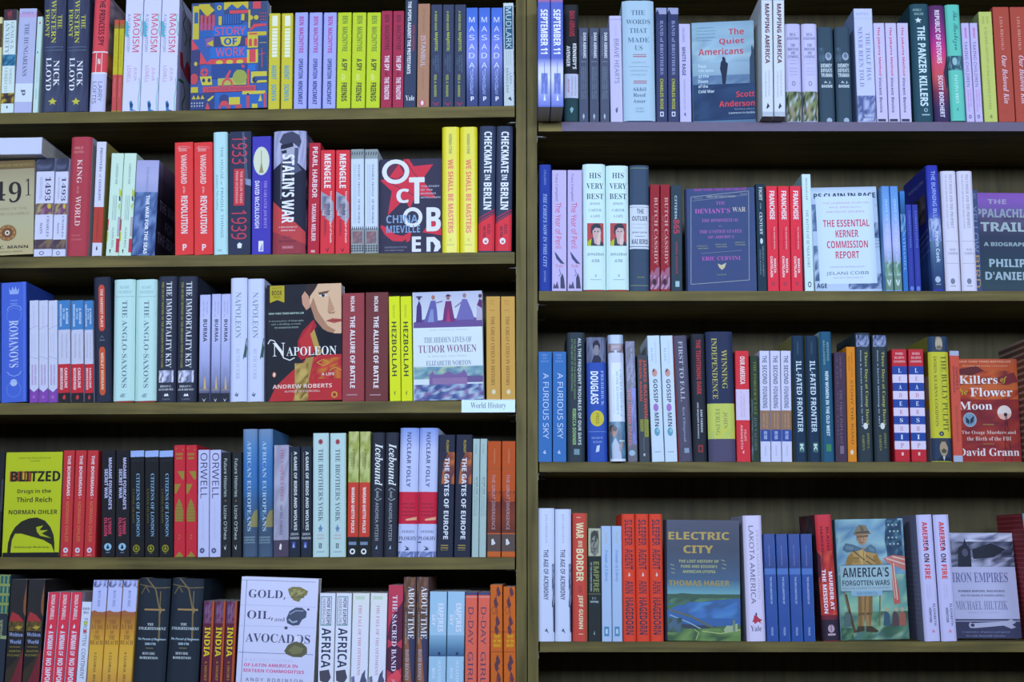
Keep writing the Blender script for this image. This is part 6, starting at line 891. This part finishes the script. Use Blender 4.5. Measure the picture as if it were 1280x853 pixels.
Fc(1196, 1277.5, 449, '9a3a34', 'facing red sunset cover with derrick and pale moon', [
  ('G', 1185, 449, 1290, 577, ['a84c34', 'b0502c', 'b45c34', '9c3c2c', '8c2c2c', '7c2830', '842a30', '8c2c2c']), ('N', 1185, 464, 1290, 482, ['ac4c2c', '6c2c30', 'b05c30', '8c342c'], 9, 4), ('P', [(1196, 462), (1220, 458), (1230, 464), (1214, 470), (1196, 468)], '5c2830'), ('P', [(1240, 474), (1268, 466), (1274, 478), (1256, 482)], '702a34'), ('N', 1185, 488, 1290, 500, ['a03c28', 'b45830', '88302c'], 9, 3), ('N', 1185, 500, 1290, 560, ['7c2830', '8c2c2c', '6c2430', '94342c'], 8, 8),
  ('H', 'NEW YORK TIMES BESTSELLER', 451.3, 453.6, 1198, 1264, 'd09c90', 'b'), ('H', 'Disturbing and riveting, a masterpiece', 457, 459, 1202, 1260, 'd0a090', 's'), ('H', 'Killers', 470, 480.5, 1198, 1247, 'd4d4ec', 'S'), ('H', 'of', 471, 480, 1250.5, 1259, 'b09c34', 'i'), ('H', 'the', 486, 494, 1194, 1209, 'b09c34', 'i'), ('H', 'Flower', 485.5, 496.5, 1212, 1266, 'd4d4ec', 'S'), ('H', 'Moon', 503, 513, 1198, 1240, 'd4d4ec', 'S'), ('E', 1255.5, 516.5, 9, 9, 'd4c8d8'), ('P', [(1246.6, 518), (1264.4, 518), (1261, 524), (1255.5, 525.5), (1250, 524)], 'd0a4a8'),
  ('L', [(1257, 520), (1256, 577)], .8, '30202c'), ('L', [(1258, 520), (1265, 577)], .8, '30202c'), ('R', 1255, 517, 1259, 521, '30202c')] + [('L', [(1256.6, 528 + 8 * k), (1260 + .9 * k, 534 + 8 * k)], .5, '30202c') for k in range(5)] + [('E', 1211.5, 525.5, 8.6, 9, '6c8cb4'), ('O', 1211.5, 525.5, 8.6, 9, .86, '88a4c8'), ('P', [(1206, 522), (1211, 526), (1211, 531), (1207, 529)], '28344c'), ('P', [(1217, 520), (1212, 525), (1212, 531), (1216, 528)], '28344c'), ('H', 'The Osage Murders and', 539, 544.5, 1201, 1270, 'c8b4c0', 's'), ('H', 'the Birth of the FBI', 546.5, 551.5, 1208, 1264, 'c8b4c0', 's'), ('R', 1228, 531, 1242, 532, '8c7c44'), ('R', 1228, 555, 1242, 556, '8c6c3c'), ('H', 'David Grann', 561, 570.5, 1197, 1274, 'd0cce4', 'S')], th=.02, off=.05, tx=1190)
S(1291, 1318, 1, 424, '705858', 'brown book cut by the photo edge, banded side', [('R', 0, 540, 100, 577, '98903c')], tx=1281, lart=[('R', 0, 424 + 8 * k, 100, 427 + 8 * k, '8c7878') for k in range(19)], side='54403c')

# ================================================================== RIGHT, bottom shelf
ROW('R4', 1.08)
S(673.2, 715, 2, 636, 'b8c4f4', 'tall white hardcover lettered acrimony, dark smoke at edge', [('V', 'JON GRINSPAN', 643, 680, 42, 56, '8c9cc8', 's'), ('V', 'THE AGE OF ACRIMONY', 688, 751, 32, 62, '40466c', 'b'), ('N', 84, 706, 99, 760, ['384468', '90a0d0', '586c98', 'b0bcec', '303c58'], 2, 12), ('P', [(90, 760), (100, 752), (100, 792), (92, 790)], '3c4868'), ('P', [(38, 790), (50, 786), (56, 789), (64, 793), (50, 790)], '4c5478')], hc=1, tx=673, gap=.7, tops=[635.8, 637])
S(716, 735, 1, 642, 'b44440', 'red orange hardcover with cream capitals on the border', [('R', 26, 647, 54, 647.8, 'd8c4a8'), ('V', 'WAR', 654, 674, 24, 74, 'd0c8b0', 'B'), ('V', 'ON THE', 677, 685, 36, 66, 'd0c8b0', 'B'), ('V', 'BORDER', 687, 728, 24, 74, 'd0c8b0', 'B'), ('V', 'VILLA, PERSHING', 733, 742, 34, 64, '7c3838'), ('V', 'JEFF GUINN', 745, 787, 34, 70, 'ccc4b0', 'B'), ('R', 40, 793, 70, 793.8, 'd8c4a8'), ('R', 95, 642, 100, 802, '80744c')], hc=1, tx=715.8)
S(735.6, 752, 1, 661, '262c32', 'black paperback with grey portrait top, olive capitals', [('R', 0, 661, 100, 696, 'a0a49c'), ('E', 50, 680, 34, 16, '6c7078'), ('N', 20, 664, 80, 692, ['585c68', '888c90', '40444c', '74787c'], 5, 6), ('P', [(16, 680), (20, 668), (48, 663), (80, 668), (86, 682), (72, 672), (48, 670), (28, 674)], '3c4044'), ('E', 38, 677, 5, 1, '20242c'), ('E', 62, 677, 5, 1, '20242c'), ('R', 34, 686, 66, 687, '30343c'), ('R', 0, 696, 100, 699, '262c32'), ('V', 'EMPIRE', 703, 741, 40, 84, '707c58', 'B'), ('V', 'OF THE SUMMER MOON', 704, 740, 16, 28, '98a8c0', 'b'), ('R', 0, 743, 100, 744, '5c6450'), ('H', 'S. C.', 747.5, 750, 30, 62, 'a0b4cc', 'b'), ('H', 'GWYNNE', 752, 754.5, 14, 80, 'a0b4cc', 'b'), ('P', [(40, 794), (48, 789), (52, 794)], '8498a8')], tx=735.3)
S(752.6, 778.8, 2, 658, '98b0e4', 'slim light blue paperback with faint blue script', [('V', 'DAVID', 666, 680, 40, 58, 'a4a090', 's'), ('V', 'Friends of Liberty', 688, 728, 28, 66, '5c7cc4', 'i'), ('R', 22, 784, 72, 796, '4c80b8'), ('R', 36, 787, 58, 793, 'a4c0e4')], tx=751.5, gap=.7)
_sa = []
for _t, _a, _b in (('SLEEPER', 650, 683), ('AGENT', 687, 713), ('ANN', 727, 743), ('HAGEDORN', 748, 794)):
    _sa += [('V', _t, _a, _b, 22, 80, '34304c', 'B')]
S(779, 830.5, 3, 643, 'c8402f', 'orange red hardcover with banded navy capitals', _sa + [('R', x, 648, x + 4, 796, 'c8402f') for x in (34, 48, 62)] + [('P', [(44, 721), (52, 716), (62, 720), (52, 722)], 'd0b0c0')], hc=1, tx=777, gap=.7)
Fc(831.5, 926, 651, '28344c', 'facing dark blue cover with gold capitals over river landscape', [
  ('G', 828, 651, 930, 745, ['2c3450', '28324c', '28344e', '2c4060', '305078', '5c94b0']), ('N', 828, 744, 930, 758, ['2c5048', '3c6450', '24443c', '4c7458'], 12, 3), ('P', [(828, 746), (850, 743), (880, 745), (926, 744), (926, 749), (828, 749)], '2c4c3c'), ('P', [(850, 758), (890, 752), (926, 749), (926, 786), (828, 780), (828, 756)], '28549c'), ('N', 856, 754, 922, 774, ['2c5ca4', '3468b4', '28508c', '3c74bc'], 7, 4), ('P', [(828, 758), (848, 757), (828, 764)], '34602f'),
  ('L', [(834, 764), (862, 772), (884, 783), (900, 790)], 2.6, '50584c'), ('L', [(834, 770), (860, 780), (876, 788)], 1.4, '7898b8'), ('P', [(828, 790), (850, 786), (872, 790), (896, 784), (926, 782), (926, 803), (828, 803)], '3c5c38'), ('N', 830, 787, 926, 802, ['3c6038', '54743c', '2c4c30', '608048'], 10, 3), ('N', 830, 774, 850, 792, ['283c34', '34503c', '3c5878'], 5, 4), ('L', [(876, 790), (900, 793), (926, 788)], 1, '98a870'), ('L', [(868, 801), (872, 792), (866, 788)], 1, '98a870'), ('P', [(904, 788), (908, 783), (914, 783), (922, 780), (922, 790), (906, 792)], '8c9c88'), ('R', 916, 776, 919, 790, '607468'),
  ('H', 'ELECTRIC', 666, 676, 832.5, 912, '98843c', 'B'), ('H', 'CITY', 683, 693, 852, 891, '98843c', 'B')] + [('H', t, y - 1.8, y + 1.8, a, b, '98a070', 'b') for t, y, a, b in (('THE LOST HISTORY OF', 703, 846, 898), ("FORD AND EDISON'S", 709.5, 849, 896), ('AMERICAN UTOPIA', 716, 851, 894))] + [('H', 'THOMAS HAGER', 727, 734, 833, 912, '8c7c48', 'B')] + [('L', [(a, y), (a + 5, y + 1.4)], .6, 'a0a880') for a, y in ((835, 707), (836, 712), (836, 717), (901, 701), (903, 706), (902, 711))], th=.03, off=.006, hc=1, gloss=1, tx=830.5)
S(934.3, 958.3, 1, 645, 'c0bcee', 'thick white hardcover with red horse and grey side', [('V', 'LAKOTA AMERICA', 658, 756, 28, 54, '484c70', 'n'), ('V', 'PEKKA HAMALAINEN', 664, 750, 66, 80, '9c9cc8'), ('P', [(28, 779), (38, 774), (40, 770), (56, 771), (66, 774), (84, 776), (72, 778), (80, 781), (60, 778), (44, 781), (36, 778)], 'a03850'), ('E', 52, 769, 5, 2, '404468'), ('H', 'Yale', 783, 790, 20, 78, '505478', 's')], hc=1, tx=928.5, side='98a0cc', dep=.15)
S(958.8, 1020.5, 4, 668, '1c4298', 'slim deep blue paperback with lighter band', [('G', 0, 668, 100, 711, ['1c3888', '1c3c90', '16307c']), ('R', 0, 711.5, 100, 719, '3c64b8'), ('V', 'THE US CONSTITUTION', 682, 708, 40, 52, '707cb4'), ('V', 'THE DECLARATION OF', 722, 756, 44, 60, '98acdc', 'b'), ('V', 'PENGUIN', 785, 795, 40, 58, '8ca4dc', 'b'), ('R', 94, 668, 97, 802, '5080c8')], tx=954, gap=1, gloss=1)
S(1029.5, 1050.5, 1, 644, 'a82c38', 'red hardcover with dark smoky foot, bold white title', [('G', 0, 644, 100, 802, ['b8384c', 'b83440', 'b42c38', '9c2c3c', 'a84038', 'b0483c', '7c2838', '4c2438', '282434']), ('N', 0, 690, 100, 770, ['b83838', '9c2c34', 'c05040', '7c2434', 'a83838'], 5, 9), ('P', [(0, 690), (30, 700), (14, 720), (0, 724)], '4c2038'), ('V', 'BLAINE', 660, 690, 62, 78, '501c34', 'b'), ('V', 'HARDEN', 659, 691, 24, 40, '501c34', 'b'), ('V', 'MURDER AT', 716, 764, 58, 82, 'd0c8ec', 'B'), ('V', 'THE MISSION', 713, 768, 18, 42, 'd0c8ec', 'B'), ('R', 0, 776, 100, 802, '2c2438'), ('E', 52, 787, 20, 5, 'a890b4'), ('R', 50, 782, 54, 790, '2c2438'), ('R', 30, 793, 76, 795.5, 'a890b4')], hc=1, tx=1018.6, side='2c2830', lart=[('N', 0, 644, 100, 802, ['34303c', '24222c', '4c4454', '5c2c38'], 6, 14)])
Fc(1051, 1137, 650, '6c8cb0', 'facing cover with soldier in slouch hat and striped flag', [
  ('N', 1036, 650, 1140, 720, ['5c80b0', '6c94bc', '88acc4', '7ca0bc', '5478a4'], 8, 7), ('N', 1036, 720, 1140, 770, ['4c7c8c', '70a09c', '5c8c94', '8cb0a4'], 8, 5), ('N', 1036, 766, 1140, 803, ['44685c', '58806c', '34544c', '7c9c8c', '486c74'], 12, 5), ('P', [(1108, 650), (1122, 648), (1128, 680), (1130, 700), (1110, 698), (1106, 676)], '2c4464'), ('N', 1108, 652, 1128, 698, ['2c4464', '24385c', '486c8c', '2c4464'], 5, 8)] + [('E', 1111 + 5 * (k % 3) + (k // 3) % 2 * 2, 658 + 8 * (k // 3), 1.2, 1.2, '8ca8b8') for k in range(12)] + [
  ('P', [(1104, 700), (1116, 696), (1132, 698), (1134, 716), (1124, 712), (1110, 706)], 'b06c70'), ('L', [(1108, 700), (1132, 708)], 1.4, 'c4b8bc'), ('L', [(1116, 698), (1133, 702)], 1.4, 'c4b8bc'), ('P', [(1112, 706), (1116, 704), (1124, 740), (1126, 756), (1118, 758), (1116, 740)], 'a85458'), ('L', [(1117, 706), (1122, 752)], 1.6, 'b8a8a8'), ('L', [(1114, 706), (1119, 750)], 1, 'b8a8a8'),
  ('P', [(1056, 708), (1058, 698), (1064, 690), (1074, 686), (1086, 686), (1096, 694), (1102, 708), (1096, 712), (1062, 712)], '9c8058'), ('P', [(1052, 688), (1056, 680), (1066, 682), (1080, 688), (1088, 682), (1094, 686), (1096, 694), (1086, 692), (1072, 690), (1058, 692)], '4c6480'), ('P', [(1070, 666), (1084, 666), (1084, 676), (1080, 683), (1074, 682), (1070, 676)], 'a08474'), ('P', [(1066, 669), (1070, 660), (1074, 657), (1082, 658), (1085, 664), (1088, 669), (1080, 669), (1070, 671)], '746c64'), ('L', [(1066, 668), (1088, 668)], 1.6, '645c58'), ('L', [(1076, 692), (1094, 704)], 1.2, '4c4034'), ('P', [(1094, 694), (1104, 706), (1100, 712), (1094, 710)], '9c8058'),
  ('P', [(1072, 742), (1090, 740), (1090, 766), (1088, 784), (1082, 784), (1081, 764), (1079, 784), (1072, 784), (1072, 766)], '8c7050'), ('P', [(1072, 784), (1080, 784), (1080, 790), (1068, 792)], '3c342c'), ('P', [(1082, 784), (1089, 784), (1098, 790), (1096, 792), (1082, 791)], '3c342c'), ('L', [(1056, 744), (1062, 770), (1068, 792)], 3.4, '4c3c30'), ('L', [(1100, 740), (1099, 784)], 1.6, '6c5c50')] + [('P', [(a, 784), (a + 1, 768), (a + 4, 765), (a + 8, 770), (a + 9, 784)], c) for a, c in ((1104, '34506c'), (1115, '4c3c4c'), (1124, '8c5450'), (1054, '4c6470'))] + [('E', a, 764, 2.4, 2.8, '9c9488') for a in (1109, 1120, 1128)] + [('P', [(1070, 669), (1076, 668), (1076, 678), (1079, 682), (1074, 681), (1070, 675)], '8a6e60'), ('P', [(1070, 671), (1085, 670), (1085, 672.5), (1070, 673.5)], '6a5448'), ('L', [(1078, 673), (1080, 676), (1078, 677)], .6, '6c5044'), ('L', [(1075, 679.5), (1080, 679)], .7, '5c4438'), ('P', [(1069, 666), (1086, 665), (1086, 667), (1069, 668)], '4c4844'), ('P', [(1074, 657.5), (1078, 660), (1080, 666), (1076, 666)], '5c564e'),
  ('P', [(1058, 699), (1064, 692), (1067, 700), (1062, 710), (1057, 708)], '84693f'), ('P', [(1072, 690), (1078, 688), (1082, 692), (1080, 708), (1076, 708)], 'ac9064'), ('P', [(1096, 694), (1101, 707), (1095, 708), (1091, 698)], '84693f'), ('L', [(1079, 690), (1079.5, 708)], .7, '6c5434'), ('L', [(1064, 688), (1078, 700), (1092, 709)], 1.2, '4c4034'), ('E', 1081, 696, .8, .8, 'c0a870'), ('E', 1081.4, 702, .8, .8, 'c0a870'), ('P', [(1066, 698), (1073, 698), (1073, 705), (1066, 705)], '8c7048'), ('R', 1066, 698, 1073, 700, '746040'),
  ('P', [(1056, 683), (1066, 685), (1066, 689), (1056, 688)], '5c7894'), ('P', [(1086, 684), (1093, 688), (1093, 692), (1086, 690)], '5c7894'), ('P', [(1072, 746), (1076, 746), (1077, 784), (1073, 784)], '745a3c'), ('P', [(1086, 746), (1090, 744), (1090, 766), (1087, 784), (1085, 770)], '745a3c'), ('L', [(1081, 746), (1080.5, 766)], .9, '604830'), ('P', [(1072, 768), (1080, 767), (1080, 770), (1072, 771)], '604c34'), ('P', [(1082, 767), (1089, 767), (1089, 770), (1082, 770)], '604c34'), ('L', [(1054, 740), (1060, 764)], 1.2, '7c6448'), ('N', 1040, 786, 1066, 800, ['3c5c50', '547c68', '2c4c44'], 4, 3)] + [
  ('R', 1049.5, 707.5, 1115, 741, '8ca8c4'), ('R', 1049.5, 707.5, 1115, 708.3, '4c6480'), ('R', 1049.5, 740.2, 1115, 741, '4c6480'), ('H', "AMERICA'S", 711, 723, 1052, 1111, '2c384c', 'b'), ('H', 'FORGOTTEN WARS', 727, 733.5, 1052, 1112, '34425a', 'b'), ('H', 'FROM LORD DUNMORE TO THE PHILIPPINES', 735.5, 738, 1052, 1112, '5c7090'), ('R', 1063, 740, 1103, 746.5, '7ca0c8'), ('H', 'IAN HERNON', 741.2, 745.4, 1070, 1096, '44648c', 'n')], th=.026, off=.035, tx=1043.2)
S(1156.5, 1198.5, 2, 644, 'b2b2ee', 'lavender white hardcover, title shading red to black', [('V', 'AMERICA', 653, 690, 30, 64, 'b83c4c', 'B'), ('V', 'ICA', 676, 690, 47, 64, '30304c', 'B'), ('V', 'ON', 693, 704, 30, 64, '50304c', 'B'), ('V', 'FIRE', 707, 725, 30, 64, 'c0403f', 'B'), ('V', 'THE UNTOLD HISTORY', 732, 748, 50, 58, '9494c8'), ('V', 'OF POLICE VIOLENCE', 732, 750, 34, 42, '9494c8'), ('V', 'ELIZABETH', 756, 783, 66, 80, '50547c', 'b'), ('V', 'HINTON', 761, 779, 38, 54, '50547c', 'B'), ('P', [(46, 792), (58, 787), (70, 792), (58, 791)], 'b87898')], hc=1, tx=1145.5, gap=1.4, side='747aa8', lart=[('R', 10, 690 + 6 * k, 90, 690.8 + 6 * k, '8c92c0') for k in range(16)] + [('R', 0, 664, 30, 672, '3c3c50'), ('R', 0, 676, 26, 682, '3c3c50')])
Fc(1190, 1277.5, 669, '9ca0d4', 'facing lavender cover with wrecked locomotive photograph and wrench', [
  ('R', 1170, 669, 1280, 712, '484c70'), ('N', 1170, 669, 1280, 684, ['b0b4e4', '8c90bc', 'c4c8f0', '5c6088', 'a0a4d0'], 11, 4), ('N', 1170, 680, 1280, 704, ['30344c', '484c6c', '5c6088', '24283c', '7c80a4'], 12, 5), ('N', 1170, 700, 1280, 712, ['7c80a8', '5c6088', 'a0a4d0', '40445f'], 12, 3), ('P', [(1194, 712), (1194, 688), (1200, 684), (1202, 676), (1205, 684), (1210, 690), (1212, 712)], '24283c'), ('E', 1203, 694, 4, 5, '484c6c'), ('P', [(1212, 690), (1236, 682), (1256, 690), (1240, 700), (1214, 702)], '242838'),
  ('R', 1170, 712, 1290, 777, 'a4a8dc'), ('H', 'IRON EMPIRES', 719, 731.5, 1187, 1259, '5c609c', 'S'), ('H', 'ROBBER BARONS, RAILROADS,', 741, 744, 1195, 1256, '484c74', 'B'), ('H', 'AND THE MAKING OF MODERN AMERICA', 746.5, 749, 1198, 1255, '484c74', 'b'), ('H', 'MICHAEL HILTZIK', 754.5, 765.5, 1192, 1259, '6c70a4', 's'), ('H', 'WINNER OF THE PULITZER PRIZE', 768, 770, 1208, 1248, '8488b8'),
  ('R', 1170, 777, 1290, 803, '34385c'), ('R', 1170, 779, 1290, 780, '9ca0d0'), ('P', [(1214, 782), (1256, 780), (1264, 777), (1270, 781), (1265, 784), (1270, 787), (1264, 789), (1254, 785), (1218, 788), (1211, 788), (1209, 785), (1210, 781)], '9ca0cc'), ('E', 1214, 784.5, 2.6, 2, '34385c'), ('H', 'A narrative of power and greed', 792, 794, 1200, 1262, '7c80ac', 's'), ('H', 'the rails that built America', 796.5, 798.5, 1206, 1256, '7c80ac', 's')], th=.024, off=.045, hc=1, tilt=7.5, sh=-13.5)
S(1297, 1321, 1, 642, 'a02840', 'red and blue hardcover cut by the photo edge', [('R', 0, 642, 100, 662, '5ca0bc'), ('P', [(20, 680), (100, 676), (100, 700), (20, 700)], '304c90'), ('P', [(30, 740), (100, 736), (100, 780), (30, 776)], '304c90')], hc=1, tx=1279, side='802a36', lart=[('R', 0, 644 + 6 * k, 100, 645 + 6 * k, '98505c') for k in range(26)])
